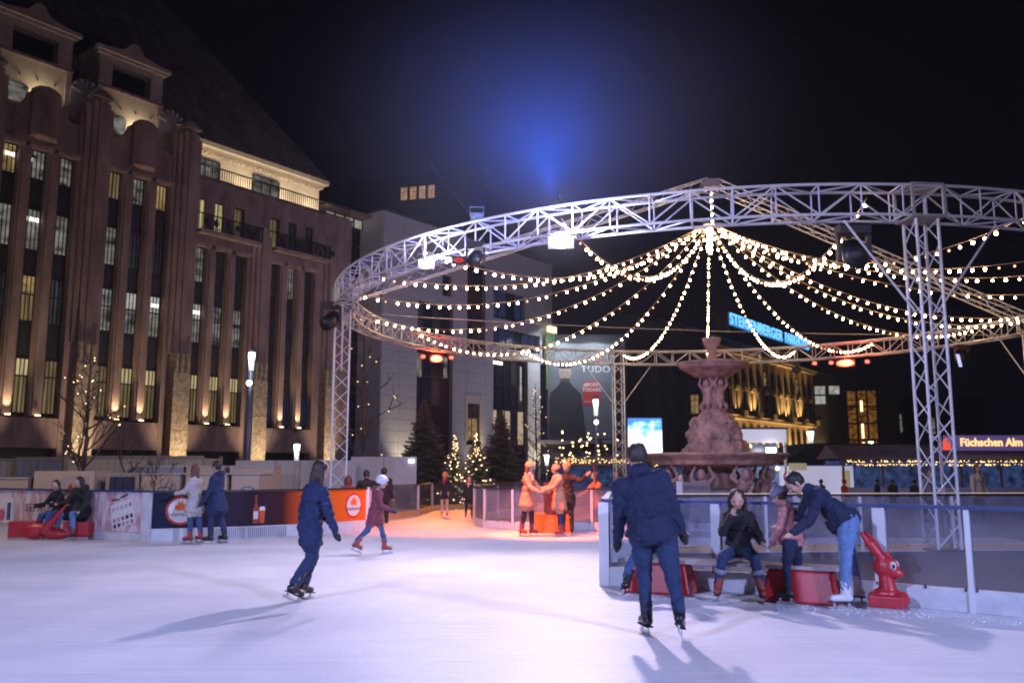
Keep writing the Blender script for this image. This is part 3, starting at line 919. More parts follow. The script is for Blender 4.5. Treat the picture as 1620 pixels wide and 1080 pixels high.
for dc in (-20.1, -13.55, -7.35):
    g = MB(); g.prism([(dc - .95, 24.0), (dc - .95, 26)] + [(dc + .95 * math.cos(math.pi - i * math.pi / 12), 26 + 1.0 * math.sin(i * math.pi / 12)) for i in range(13)] + [(dc + .95, 24.0)], 1.0, 3.5)
    d_ = part("round_dormer", g, mat("grey_lead", (0.30, 0.27, 0.25), .7, var=.3), store)
    for i in range(7):
        a = math.pi * (i + .5) / 7; q = MB(); q.tube((dc + .35 * math.cos(a), .94, 26 + .35 * math.sin(a)), (dc + .95 * math.cos(a), .94, 26 + .98 * math.sin(a)), .07, .12, 6); part("rib", q, MATS["grey_lead"], d_)

# glass link between the two buildings
lk = thing("glass_link_building", "dark recessed glass block between the granite store and the pale building", "building", FO, FA)
boxpart("wall", (9.32, 3.0, GZ), (13.0, 12, 22.9), mat("link_blue", (0.03, 0.035, 0.06), .3), lk)
boxpart("roof", (8.0, 1.5, 23.9), (14.5, 13, 24.15), m_gran, lk)
for i in range(5):
    window(8.6 + i * 1.1, 1.05, 22.95, 23.85, 0, None, lit("strip_lit", (.40, .40, .34), .8, .4), y=2.6, bld=lk)
for i in range(4):
    for z in np.arange(4, 22, 2.2):
        window(9.4 + i * .9, .85, z, z + 2.0, 0, None, m_dark, y=2.9, bld=lk)

# ================================================================== PALE STONE BUILDING
pale = thing("stone_office_building", "pale stone-clad building with tall dark glass bays behind the firs", "building", FO, FA)
m_lime = mat("pale_limestone", (0.47, 0.45, 0.47), 0.7, var=0.08, vscale=0.7, bump=.12, bscale=5)
m_limeb = mat("limestone_joint", (0.16, 0.15, 0.16), 0.8)
m_glassd = mat("dark_glass", (0.012, 0.016, 0.035), 0.35, spec=.15)
Z0, ZTOP = GZ, 24.4
OP = [(17.6, 22.6, GZ, 12.9), (28.9, 34.9, GZ, 13.0), (17.7, 22.55, 14.2, 17.3), (24.7, 27.6, 13.2, 21.6), (21.0, 22.3, 18.4, 20.4), (28.9, 34.4, 17.2, 20.4), (28.9, 37.2, 13.6, 16.2), (24.8, 26.7, 4.4, 8.4), (37.2, 39.6, GZ, 13.0)]
xe = sorted({13.05, 15.3, 17.6, 20.1, 22.6, 24.7, 27.6, 28.9, 31.9, 34.9, 37.2, 39.6})
pc = {}


def clad(x0, x1, z0, z1):
    key = (round(x1 - x0, 2), round(z1 - z0, 2))
    if key not in pc:
        g = MB(); g.box((.012, -.05, .012), (key[0] - .012, 0.0, key[1] - .012)); pc[key] = g.mesh("stone_panel", m_lime)
    link("stone_panel", pc[key], pale, loc=(x0, rnd.uniform(-.006, .006), z0))


g = MB()
npanel = 0
for xi in range(len(xe) - 1):
    x0, x1 = xe[xi], xe[xi + 1]
    for z in np.arange(0, 24.4, 1.0):
        z1 = min(z + 1.0, 24.4)
        zz = z if z > 0 else GZ
        segs = [(x0, x1)]
        zm = (zz + z1) / 2
        for (a, b, c0, c1) in OP:
            if c0 <= zm <= c1:
                ns = []
                for s0, s1 in segs:
                    if b <= s0 or a >= s1: ns.append((s0, s1)); continue
                    if a > s0: ns.append((s0, a))
                    if b < s1: ns.append((b, s1))
                segs = ns
        for s0, s1 in segs:
            if s1 - s0 > .25:
                clad(s0, s1, zz, z1); g.box((s0, .002, zz), (s1, .55, z1)); npanel += 1
part("backing_wall", g, m_limeb, pale)
boxpart("glazing", (13.1, .56, GZ), (39.5, .62, 24.3), m_glassd, pale)
boxpart("body", (13.05, .64, GZ), (39.6, 16, 24.38), m_lime, pale)
boxpart("side_wall", (13.0, 0.0, GZ), (13.04, 16, 24.4), m_lime, pale)
g = MB(); g.box((12.9, -.15, 24.41), (39.8, 16, 24.6)); part("parapet_cap", g, mat("dark_cap", (.05, .05, .06), .5), pale)
g = MB(); g.box((23.0, 5, 24.6), (30, 12, 26.0)); part("roof_plant", g, mat("dark_cap", (.05, .05, .06), .5), pale)
# curtain-wall mullions in the tall bays
for a, b, z0, z1 in OP[:7]:
    nx = max(1, int((b - a) / 1.2)); nz = max(1, int((z1 - z0) / 2.6))
    for i in range(nx):
        for j in range(nz):
            xa = a + (b - a) * i / nx; w = (b - a) / nx; za = z0 + (z1 - z0) * j / nz; h = (z1 - z0) / nz
            q = rnd.random(); pm = m_glassd
            if q < .10: pm = L_DIM
            if (a, z0) == (28.9, 13.6) or (a, z0) == (28.9, 17.2): pm = L_BLUE if q < .6 else m_glassd
            window(xa, w, za, za + h, 0, None, pm, y=.45, bld=pale)
for i, (x, w) in enumerate(((29.2, .7), (30.6, .5), (31.4, .8), (33.6, .9))):
    g = MB(); g.box((x, .30, 4.2), (x + w, .34, 7.6)); part("lit_blind", g, lit("blind_lit", (.55, .42, .28), .9, .3), pale)
g = MB(); g.box((29.3, .3, 12.3), (30.9, .34, 12.6)); part("ceiling_light", g, L_TUBE, pale)
g = MB(); g.box((34.0, .3, 8.8), (34.25, .34, 12.4)); part("lit_strip", g, lit("office_bright", (.5, .5, .46), .9), pale)
g = MB(); g.box((17.8, .3, 10.0), (18.6, .34, 12.2)); g.box((21.7, .3, 10.2), (22.2, .34, 12.2)); part("lit_strip", g, L_OFF, pale)
window(24.8, 1.9, 4.4, 8.4, 1, 6.6, L_WARM, L_DIM, y=.2, bld=pale)
for z0, z1, m_ in ((4.4, 8.5, None),):
    g = MB(); g.box((24.5, -.12, 4.3), (24.78, -.051, 8.6)); g.box((26.72, -.12, 4.3), (27.0, -.051, 8.6)); g.box((24.5, -.12, 8.42), (27.0, -.051, 8.7)); part("window_surround", g, m_cream, pale)
light("window_uplight_beam", 'SPOT', wp @ Vector((26.9, -.9, 2.0)), wp @ Vector((26.5, 0, 7)), 420, (1, .8, .5), .1, 60, 1)
for x, pw in ((15.7, 1500), (25.5, 500), (36, 1500), (38, 900)):
    light("facade_uplight_beam", 'SPOT', wp @ Vector((x, -1.6, 0.2)), wp @ Vector((x, 0, 9)), pw, (1, .86, .58), .2, 75, 1)
light("unseen_front_fill", 'POINT', wp @ Vector((26, -14, 12)), None, 900, (0.66, 0.58, 1.0), .5)  # unseen purple fill for the pale building, without a lamp
# green vertical banner with its lamp
bn = thing("vertical_banner", "narrow green vertical banner with white script and a glowing lamp on top", "banner", tuple(wp @ Vector((37.4, -.7, 10.2))), FA)
boxpart("banner_cloth", (0, 0, 0), (2.0, .04, 6.3), mat("green_cloth", (0.10, 0.16, 0.07), .7, var=.15), bn)
boxpart("lamp", (.3, -.3, 6.3), (1.7, .1, 7.0), emis("banner_lamp", (1, .9, .5), 1.1), bn)
text("Carsch", 1.0, mat("banner_white", (.7, .75, .65), .6), bn, loc=(1.0, -.02, 2.6), rot=(R(90), R(-90), 0), shear=.3)

# ================================================================== BILLBOARD + DARK BUILDINGS
bb = thing("billboard", "huge grey blue portrait billboard reading TUDOR with a red slogan box", "billboard", (0, 95, 0))
m_poster = mat("poster_grey", (0.12, 0.135, 0.155), .6, var=.4, vscale=.12)
boxpart("board", (3.9, 0, 4.9), (11.2, .25, 15.2), m_poster, bb)
boxpart("frame", (3.7, .26, 4.7), (11.4, .5, 15.4), m_black, bb)
mb = MB()
mb.ball((5.75, -.02, 12.0), (.72, .03, 1.0), 20, 14)
m_skin_print = mat("printed_skin", (0.30, 0.23, 0.20), .7, var=.15, vscale=2)
part("printed_face", mb, m_skin_print, bb, True)
mb = MB(); mb.prism([(4.0, 5.0), (8.0, 5.0), (7.75, 7.5), (7.5, 9.7), (6.6, 10.6), (6.2, 11.1), (5.3, 11.1), (4.9, 10.5), (4.2, 9.9), (4.0, 9.0)], -.030, -.02)
part("printed_jacket", mb, mat("printed_dark", (0.02, 0.022, 0.028), .7), bb)
mb = MB(); mb.ball((5.75, -.035, 12.78), (.74, .02, .36), 18, 10); part("printed_hair", mb, mat("printed_dark", (0.02, 0.022, 0.028), .7), bb)
mb = MB()
for x in (5.5, 6.02): mb.box((x - .12, -.06, 12.05), (x + .12, -.052, 12.12))
mb.box((5.6, -.06, 11.45), (5.95, -.052, 11.5)); mb.box((5.25, -.058, 11.0), (6.25, -.05, 11.4)); part("printed_features", mb, mat("printed_brown", (0.06, 0.045, 0.04), .7), bb)
m_print_w = mat("printed_white", (.55, .55, .55), .6)
text("TUDOR", 1.05, m_print_w, bb, loc=(9.45, -.03, 12.4), space=1.1)
mb = MB(); mb.prism([(9.15, 13.6), (9.5, 13.0), (9.85, 13.6), (9.85, 14.2), (9.15, 14.2)], -.03, -.01); part("shield_emblem", mb, mat("printed_redbrown", (.22, .06, .05), .6), bb)
boxpart("red_box", (7.7, -.03, 8.5), (9.6, -.01, 11.1), mat("printed_red", (.42, .03, .03), .6), bb)
text("#BORN\nTODARE", .55, m_print_w, bb, loc=(8.65, -.035, 10.45), space=.95, bold=.012)
text("TUDOR", .25, m_print_w, bb, loc=(8.2, -.035, 8.9))
for x in (5.5, 9.2): light("billboard_lamp_beam", 'AREA', (x, 92.2, 15.8), (x, 95, 9.5), 420, (.8, .9, 1.0), 1.0)
# building carrying it
cb = thing("corner_building", "dark low building block right behind the portrait billboard", "building", (0, 96, 0))
boxpart("wall", (1.5, 0.0, GZ), (12.5, 14, 16.4), mat("dark_render", (.03, .032, .04), .7, var=.3), cb)
boxpart("canopy_band", (2.0, -1.6, 4.4), (13.0, -.01, 4.75), mat("canopy_grey", (.20, .20, .22), .6), cb)
for i in range(6): window(3.0 + i * 1.5, 1.2, 1.2, 3.6, 1, None, L_DIM if i != 3 else L_BLUE, y=-.1, bld=cb)
ph = thing("pedimented_building", "unlit dark building with a shallow triangular gable behind the fountain", "building", (0, 118, 0))
m_pd = mat("dark_sandstone", (.05, .047, .05), .8, var=.3)
boxpart("wall", (6.0, 0, GZ), (26, 16, 18.8), m_pd, ph)
g = MB(); g.prism([(5.4, 18.8), (26.4, 18.8), (16, 22.6)], -.4, 14); part("gable", g, m_pd, ph)
g = MB(); g.box((5.2, -.7, 18.4), (26.6, -.01, 18.79)); part("cornice", g, m_pd, ph)
for i in range(9):
    for z in (4, 9, 13.5): window(7.2 + i * 2.1, 1.1, z, z + 2.6, 1, None, L_WARM if (i, z) in ((8, 9), (8, 4)) else m_dark, y=-.1, bld=ph)

# led screen
ls = thing("led_screen", "glowing blue and white video screen on a truck left of the fountain", "screen", (0, 60, 0))
mscr = bpy.data.materials.new("screen_picture"); mscr.use_nodes = True; MATS["screen_picture"] = mscr
nt = mscr.node_tree; b = nt.nodes["Principled BSDF"]; b.inputs["Base Color"].default_value = (.02, .02, .02, 1)
tc = nt.nodes.new("ShaderNodeTexCoord"); nz = nt.nodes.new("ShaderNodeTexNoise"); nz.inputs["Scale"].default_value = 3.0; nz.inputs["Detail"].default_value = 3
nt.links.new(tc.outputs["Generated"], nz.inputs["Vector"])
sp = nt.nodes.new("ShaderNodeSeparateXYZ"); nt.links.new(tc.outputs["Generated"], sp.inputs[0])
ad = nt.nodes.new("ShaderNodeMath"); ad.operation = 'MULTIPLY_ADD'; ad.inputs[1].default_value = -.9; nt.links.new(sp.outputs["Z"], ad.inputs[0])
nt.links.new(nz.outputs["Fac"], ad.inputs[2])
rp_ = nt.nodes.new("ShaderNodeValToRGB")
e_ = rp_.color_ramp.elements
e_[0].position = -0.0; e_[0].color = (.05, .16, .55, 1); e_[1].position = .25; e_[1].color = (.9, 1.0, .95, 1)
x_ = rp_.color_ramp.elements.new(.12); x_.color = (.15, .45, .8, 1)
md = nt.nodes.new("ShaderNodeMath"); md.operation = 'ADD'; md.inputs[1].default_value = .28; nt.links.new(ad.outputs[0], md.inputs[0])
nt.links.new(md.outputs[0], rp_.inputs[0]); nt.links.new(rp_.outputs[0], b.inputs["Emission Color"]); b.inputs["Emission Strength"].default_value = 2.2
boxpart("display", (7.9, 0, 2.55), (10.2, .06, 5.1), mscr, ls)
boxpart("casing", (7.8, .07, 2.45), (10.3, .35, 5.2), m_black, ls)
boxpart("trailer", (7.6, .1, .2), (10.6, 1.6, 2.4), mat("blue_panel", (.03, .08, .30), .5), ls)
for x in (8.2, 10.0):
    g = MB(); g.tube((x, 0.0, GZ + .4), (x, 1.7, GZ + .4), .4, n=14); part("wheel", g, m_black, ls)

# ================================================================== GRAND HOTEL (amber facade)
hotel = thing("grand_hotel", "long ornate hotel facade lit amber behind the fountain, blue roof sign", "building", (41.7, 143, 0), FA)
m_hot = mat("hotel_sandstone", (.34, .26, .17), .8, var=.15, vscale=.5, bump=.2, bscale=3)
boxpart("wall", (-30, 0.3, GZ), (35, 16, 18.9), m_hot, hotel)
g = MB(); g.box((-30, -.9, 18.9), (35.5, 16, 19.3)); g.box((-30, -1.2, 19.3), (35.8, 16, 19.6)); part("cornice", g, m_hot, hotel)
g = MB(); g.add([(-30, -1, 19.6), (35.6, -1, 19.6), (33, 4, 22.6), (-30, 4, 22.6), (-30, 14, 22.6), (33, 14, 22.6), (35.6, 16, 19.6), (-30, 16, 19.6)], [(0, 1, 2, 3), (3, 2, 5, 4), (1, 6, 5, 2)]); part("mansard_roof", g, m_roof, hotel)
g = MB(); g.box((-30, -.6, 9.2), (35.2, .3, 9.6)); part("string_course", g, m_hot, hotel)
hx = [-26 + 3.1 * i for i in range(20)]
for i, x in enumerate(hx):
    for r_, (z0, z1) in enumerate(((.8, 3.8), (5.2, 8.2), (10.4, 13.4), (15.0, 17.4))):
        window(x, 1.4, z0, z1, 1, z1 - .8, m_dark if (i * 7 + r_ * 3) % 5 else L_WARM, y=.22, bld=hotel)
        if r_ == 2:
            g = MB(); g.prism([(x - .4, z1 + .25), (x + 1.8, z1 + .25), (x + .7, z1 + 1.0)], -.3, .29); g.box((x - .35, -.15, z0 - .3), (x - .05, .29, z1 + .24)); g.box((x + 1.45, -.15, z0 - .3), (x + 1.75, .29, z1 + .24)); part("window_pediment", g, m_hot, hotel)
    g = MB(); g.box((x - 1.1, -.12, 9.62), (x - .6, .29, 18.4)); g.box((x - 1.15, -.2, 17.7), (x - .55, .29, 18.88)); part("pilaster", g, m_hot, hotel)
hw = Matrix.Translation((41.7, 143, 0)) @ Matrix.Rotation(FA, 4, 'Z')
for x in (-16, -9.8, -3.6, 2.6, 12, 18.2, 24.4, 30.6):
    boxpart("balcony", (x - 1.6, -1.2, 9.62), (x + 1.6, -.01, 10.5), m_hot, hotel)
for x in np.arange(-17, 33, 3.1):
    if rnd.random() < .85: light("hotel_uplight_beam", 'SPOT', hw @ Vector((x + .7, -1.0, 9.9)), hw @ Vector((x + .7, .3, 13.2)), rnd.choice((1000, 1700, 2400)), (1, .66, .26), .1, 90, .8)
    light("hotel_uplight_beam", 'SPOT', hw @ Vector((x - .8, -1.2, 3.4)), hw @ Vector((x - .8, .3, 7.4)), rnd.choice((1300, 2200, 3000)), (1, .66, .26), .1, 90, .8)
sg = thing("hotel_sign", "glowing light blue rooftop letters reading STEIGENBERGER PARKHOTEL", "sign", tuple(hw @ Vector((1.8, -.6, 24.0))), FA)
m_neon = emis("neon_blue", (0.16, 0.55, 1.0), 1.8)
m_neonb = mat("neon_backing", (.05, .12, .25), .5, emit=(.06, .30, .75), estr=.9)
for ch, x0, x1 in (("STEIGENBERGER", -18, 4.6), ("PARKHOTEL", 5.8, 18.2)):
    o = text(ch, 2.35, m_neon, sg, "letters", loc=((x0 + x1) / 2, -.12, 0), bold=.03)
    wdt = o.dimensions.x if o.dimensions.x else 10
    xs_ = [v.co.x for v in o.data.vertices]; wdt = max(xs_) - min(xs_)
    o.scale = ((x1 - x0) / wdt, 1, 1)
    for k in range(5): rod("support", (x0 + (x1 - x0) * k / 4, .2, -2.2), (x0 + (x1 - x0) * k / 4, .2, 1.0), .06, m_black, sg)
    boxpart("backing", (x0, -.05, -.95), (x1, .05, .95), m_neonb, sg)
chm = boxpart("chimney", (26, 6, 22.6), (28, 8, 25), m_hot, hotel)

# far right city blocks
ct = thing("glass_stair_tower", "far dark office block with an amber lit glass stair tower", "building", (62, 160, 0), R(-10))
m_off = mat("dark_concrete", (.035, .033, .035), .8, var=.3)
boxpart("wall", (-8, 0, GZ), (8, 14, 19), m_off, ct)
for z in np.arange(1, 16, 3):
    for x in (-.9, .9, 2.6): window(x, 1.5, z, z + 2.8, 1, None, lit("stair_amber", (.30, .12, .02), .7, .9), y=-.3, bld=ct)
for z, h in ((1.5, 5), (7.2, 2.6), (12, 2)):
    g = MB(); g.box((1.3, -.5, z), (1.7, -.45, z + h)); part("bright_strip", g, emis("strip_amber", (1, .7, .35), 2.5, sampled=False), ct)
for x, z in ((-6.5, 15.2), (-4.0, 15.2), (-6.5, 13.4)): window(x, 1.9, z, z + 1.6, 1, None, L_OFFB, y=-.3, bld=ct)
cs_ = thing("office_block", "dark office block at far right with two small pale lit windows", "building", (79, 165, 0), R(-12))
boxpart("wall", (-10, 0, GZ), (9, 14, 15), m_off, cs_)
window(-7, 1.5, 8.5, 12, 1, None, L_OFF, y=-.3, bld=cs_); window(-1.2, 1.4, 8.2, 11.2, 1, None, L_OFF, y=-.3, bld=cs_)
for x in (-4, 2, 5): window(x, 1.5, 3.0, 5.0, 1, None, m_dark, y=-.3, bld=cs_)
tw = thing("tower_block", "near invisible dark tower behind the firs with four small orange windows", "building", (-21, 175, 0), R(-15))
boxpart("wall", (-14, 0, GZ), (16, 18, 62), mat("night_tower", (.010, .010, .013), .8), tw)
for i in range(4): window(-2.0 + i * 2.0, 1.5, 56.5, 59.3, 1, 58.2, lit("tower_amber", (.62, .34, .15), .8, .5), y=-.3, bld=tw)

# ================================================================== FOUNTAIN
ft = thing("stone_fountain", "tall reddish stone fountain with figures and two basins inside the ring", "fountain", (7.35, 32, 0))
m_ft = mat("red_sandstone", (.42, .265, .24), .8, var=.55, vscale=2.6, bump=.7, bscale=9, stretch=(1, 1, .45))
g = MB(); g.lathe([(2.9, GZ), (2.9, GZ + .35), (2.6, GZ + .4), (2.5, GZ + .55), (.9, GZ + .6), (.6, 1.7)], 40); part("plinth", g, m_ft, ft)
g = MB(); g.lathe([(.7, 1.68), (1.3, 1.72), (1.95, 1.78), (2.25, 1.86), (2.2, 1.90), (2.40, 1.99), (2.52, 2.12), (2.58, 2.15), (2.56, 2.22), (2.45, 2.22), (2.3, 2.08), (1.4, 2.0), (.6, 2.0)], 48); part("lower_basin", g, m_ft, ft, True)
g = MB()
fr = random.Random(11)


def figure(g, x, y, z, rot, s, bend=0.3, arm=1.2):
    """a small squat stone figure"""
    M = Matrix.Translation((x, y, z)) @ Matrix.Rotation(rot, 4, 'Z') @ Matrix.Scale(s, 4)
    q = MB()
    q.ball((0, .02, .50), (.15, .12, .2)); q.ball((0, bend * .15, .72), (.17, .12, .16)); q.ball((0, bend * .25 + .02, .97), (.1, .11, .13))
    for sx in (-1, 1):
        q.cap((sx * .08, 0, .42), (sx * .13, .16, .24), .085, .065); q.cap((sx * .13, .16, .24), (sx * .12, 0.02, .02), .06, .045)
        q.cap((sx * .17, bend * .2, .80), (sx * .28, .06, .80 + .12 * arm), .055, .045); q.cap((sx * .28, .06, .80 + .12 * arm), (sx * .16, .1, .95 + .2 * arm), .045, .035)
    g.add([M @ Vector(v) for v in q.v], q.f)


# crouching bearers under the lower basin
g = MB()
for i in range(8):
    a = i * math.pi / 4 + .3
    figure(g, 1.65 * math.cos(a), 1.65 * math.sin(a), GZ + .62, a - math.pi / 2, 1.5, .7, .9)
    g.ball((1.9 * math.cos(a + .38), 1.9 * math.sin(a + .38), GZ + .95), (.3, .3, .42))
part("bearer_figures", None or g, m_ft, ft) if False else link("bearer_figures", remesh(g, "bearer_figures", m_ft, .032, 1, wrinkle=.012), ft)
g = MB()
g.lathe([(1.25, 2.0), (1.15, 2.25), (.95, 2.6), (1.0, 2.9), (.85, 3.2), (.55, 3.55), (.4, 3.8)], 24)
for i in range(46):
    a = fr.uniform(0, 6.28); z = fr.uniform(2.15, 3.5); r = 1.15 - (z - 2.1) * .45
    g.ball((r * math.cos(a), r * math.sin(a), z), (fr.uniform(.1, .3), fr.uniform(.1, .3), fr.uniform(.12, .28)), 8, 6)
for i in range(4): figure(g, .85 * math.cos(i * 1.57 + .4), .85 * math.sin(i * 1.57 + .4), 2.5, i * 1.57 + .4 - 1.57, .85, .2, .6)
link("carved_base", remesh(g, "carved_base", m_ft, .032, 1, wrinkle=.022), ft)
g = MB(); g.tube((0, 0, 3.6), (0, 0, 5.0), .2, .22, 12)
for i in range(4): figure(g, .30 * math.cos(i * 1.57 + .6), .30 * math.sin(i * 1.57 + .6), 3.62, i * 1.57 + .6 - 1.57, 1.16, .1, 1.2)
link("putti_column", remesh(g, "putti_column", m_ft, .03, 2, wrinkle=.01), ft)
g = MB(); g.lathe([(.25, 4.9), (.5, 4.96), (.72, 5.03), (.80, 5.12), (.92, 5.16), (1.12, 5.28), (1.2, 5.33), (1.19, 5.37), (1.31, 5.44), (1.32, 5.5), (1.2, 5.5), (.9, 5.44), (.35, 5.46), (.22, 5.6), (.16, 5.8), (.20, 6.05), (.32, 6.3), (.34, 6.42), (.28, 6.44), (.1, 6.35)], 40)
part("upper_bowl", g, m_ft, ft, True)
light("fountain_lamp_beam", 'SPOT', (4.6, 26.4, .2), (7.3, 32, 3.2), 70, (1, .40, .34), .15, 60, 1)
light("fountain_lamp_beam", 'SPOT', (10.2, 26.5, .2), (7.3, 32, 2.6), 45, (.85, .45, .65), .15, 60, 1)

for p_ in ((-3.5, 40.1, 6.72), (16.1, 41.8, 6.72)):
    light("red_floodlight_glow", 'POINT', p_, None, 130, (1.0, .06, .02), .12)
light("fountain_lamp_beam", 'SPOT', (5.6, 28.4, -.3), (7.2, 31, .9), 260, (1, .10, .06), .1, 80, .8)
light("fountain_lamp_beam", 'SPOT', (9.6, 28.6, -.3), (8.0, 31, .9), 180, (1, .10, .06), .1, 80, .8)

# ================================================================== FENCES
m_white = mat("white_board", (.56, .57, .61), .5, var=.18, vscale=3, bump=.2, bscale=12)
m_rail = mat("blue_rail", (.03, .05, .16), .4)
m_darkrail = mat("black_rail", (.02, .018, .018), .35)
m_post = mat("fence_post", (.66, .67, .70), .4, metal=.2)
g_clear = glass_mat("plexiglass", (.90, .92, .97), gl=.035, rough=.06, haze=.05, hazecol=(.5, .5, .6))
g_haze = glass_mat("scuffed_plexiglass", (.80, .80, .88), gl=.06, rough=.15, haze=.16, hazecol=(.6, .6, .7))


def fence(name, label, pts, H, kick, pane, rail, kickm, postm=m_post, posts_wide=0.06, cat="fence", postw=None):
    t = thing(name, label, cat, (pts[0][0], pts[0][1], 0))
    o0 = Vector((pts[0][0], pts[0][1], 0))
    for i in range(len(pts) - 1):
        a = Vector((*pts[i], 0)) - o0; b_ = Vector((*pts[i + 1], 0)) - o0
        d = b_ - a; L = d.length; M = Matrix.Translation(a) @ Matrix.Rotation(math.atan2(d.y, d.x), 4, 'Z')
        q = MB(); q.box((.02, -.03, .004), (L - .02, .03, kick), M); part("kick_board", q, kickm, t)
        p_ = pane[i] if isinstance(pane, list) else pane
        q = MB(); q.box((.03, -.006, kick + .01), (L - .03, .006, H - .01), M); part("panel", q, p_, t)
        q = MB(); q.box((0, -.05, H), (L, .05, H + .045), M); part("top_rail", q, rail, t)
        q = MB()
        for u in (.06, L / 2, L - .06): q.box((u - .012, -.042, kick - .03), (u + .012, -.031, kick + .006), M)
        part("clamp", q, m_pole if 'm_pole' in globals() else m_black, t)
        w = (postw[i] if postw else posts_wide)
        q = MB(); q.box((-w / 2, -.035 - .01, 0.0), (w / 2, .045, H - .005), M); part("post", q, postm, t)
    q = MB(); e = Vector((*pts[-1], 0)) - o0; q.box((e.x - .03, e.y - .03, 0), (e.x + .03, e.y + .03, H)); part("post", q, postm, t)
    return t


nfp = [(1.34, 13.0), (2.83, 12.4), (4.6, 11.2), (5.37, 10.55), (6.9, 9.2), (8.4, 7.8), (9.9, 6.4)]
fence("rink_fence", "near clear fence with blue top rail behind the bench on the right", nfp, 1.18, .27, g_clear, m_rail, m_white, postw=[.15, .13, .15, .06, .1, .1])
fence("rink_fence", "end piece of the near right fence turning away behind its wide white post", [(1.36, 13.1), (1.58, 14.8), (1.90, 17.2), (3.1, 18.0)], 1.18, .25, g_clear, m_rail, m_white)
fence("island_fence", "hazy fence with a black and gold rail beyond the near right fence", [(3.2, 18.05), (5.2, 18.35), (7.2, 18.5), (9.2, 18.7), (11.2, 18.8), (13.2, 18.9), (15.2, 19.0)], 1.1, .12, g_haze, m_darkrail, mat("orange_kick", (.55, .33, .16), .6))
fence("island_fence", "curved clear fence behind the orange lit couple", [(0.6, 35), (-.5, 31), (-1.05, 28.5), (-1.12, 26.85), (-.77, 25.5), (.02, 24.75), (1.1, 24.5), (2.18, 24.45), (3.6, 24.3), (6, 24)], 1.1, .22, g_haze, m_darkrail, m_white)
fence("rink_fence", "clear outer fence curving back toward the lit firs", [(-3.94, 24.38), (-4.3, 27), (-4.17, 29.5), (-3.41, 32.3), (-3.26, 36.27), (-1.62, 38.3), (0.2, 38.9), (2.0, 39.2)], 1.08, .2, g_clear, m_darkrail, mat("orange_kick", (.55, .33, .16), .6))
mb = MB(); mb.path([(3.2, 18.0, 1.16), (9.2, 18.65, 1.16), (15.2, 18.95, 1.16)], .006, 5)
tag(part("gold_garland", mb, emis("gold_cord", (1, .62, .2), .6), None), "thin golden glowing cord laid along the black fence rail", "garland")

# printed fence at left: white cosmetic panels, then dark to orange beer panels
wf = thing("banner_fence", "white printed fence panels with cosmetics advert lettering at far left", "fence", (-14.5, 23.9, 0))
A = Vector((-14.5, 23.9, 0)); B_ = Vector((-8.3, 20.6, 0)); d = B_ - A; L = d.length
wf.rotation_euler = (0, 0, math.atan2(d.y, d.x))


def adprint():
    m = bpy.data.materials.new("pink_print"); m.use_nodes = True; nt = m.node_tree; b = nt.nodes["Principled BSDF"]; b.inputs["Roughness"].default_value = .5
    tc = nt.nodes.new("ShaderNodeTexCoord"); mp = nt.nodes.new("ShaderNodeMapping"); mp.inputs["Scale"].default_value = (2.2, 1, 1.1)
    n = nt.nodes.new("ShaderNodeTexNoise"); n.inputs["Scale"].default_value = 1.4; n.inputs["Detail"].default_value = 3; n.inputs["Distortion"].default_value = 1.2
    r = nt.nodes.new("ShaderNodeValToRGB"); e = r.color_ramp.elements
    e[0].position = .38; e[0].color = (.46, .27, .30, 1); e[1].position = .6; e[1].color = (.66, .60, .64, 1)
    x = e.new(.48); x.color = (.58, .40, .42, 1)
    nt.links.new(tc.outputs["Object"], mp.inputs[0]); nt.links.new(mp.outputs[0], n.inputs["Vector"]); nt.links.new(n.outputs["Fac"], r.inputs[0]); nt.links.new(r.outputs[0], b.inputs["Base Color"])
    return m


m_pink = adprint()
seg = [0, 1.9, 3.45, 5.35, L - .32]
for i in range(4):
    boxpart("panel", (seg[i] + .02, -.01, .2), (seg[i + 1] - .02, .02, 1.12), m_pink if i != 3 else m_pink, wf)
    boxpart("kick_board", (seg[i] + .02, -.02, .004), (seg[i + 1] - .02, .03, .19), m_white, wf)
    boxpart("post", (seg[i] - .02, -.025, .004), (seg[i] + .015, .04, 1.12), m_post, wf)
boxpart("end_board", (L - .30, -.05, .004), (L - .01, .05, 1.12), m_white, wf)
boxpart("top_rail", (0, -.05, 1.125), (L + .03, .06, 1.165), m_rail, wf)
m_ink = mat("ink_dark", (.025, .02, .04), .6)
text("SEPHORA", .27, m_ink, wf, loc=(3.05, -.016, .68), ext=.002, space=1.25, xs=1.0)
text("RIA", .27, m_ink, wf, loc=(4.55, -.016, .60), ext=.002, bold=.008)
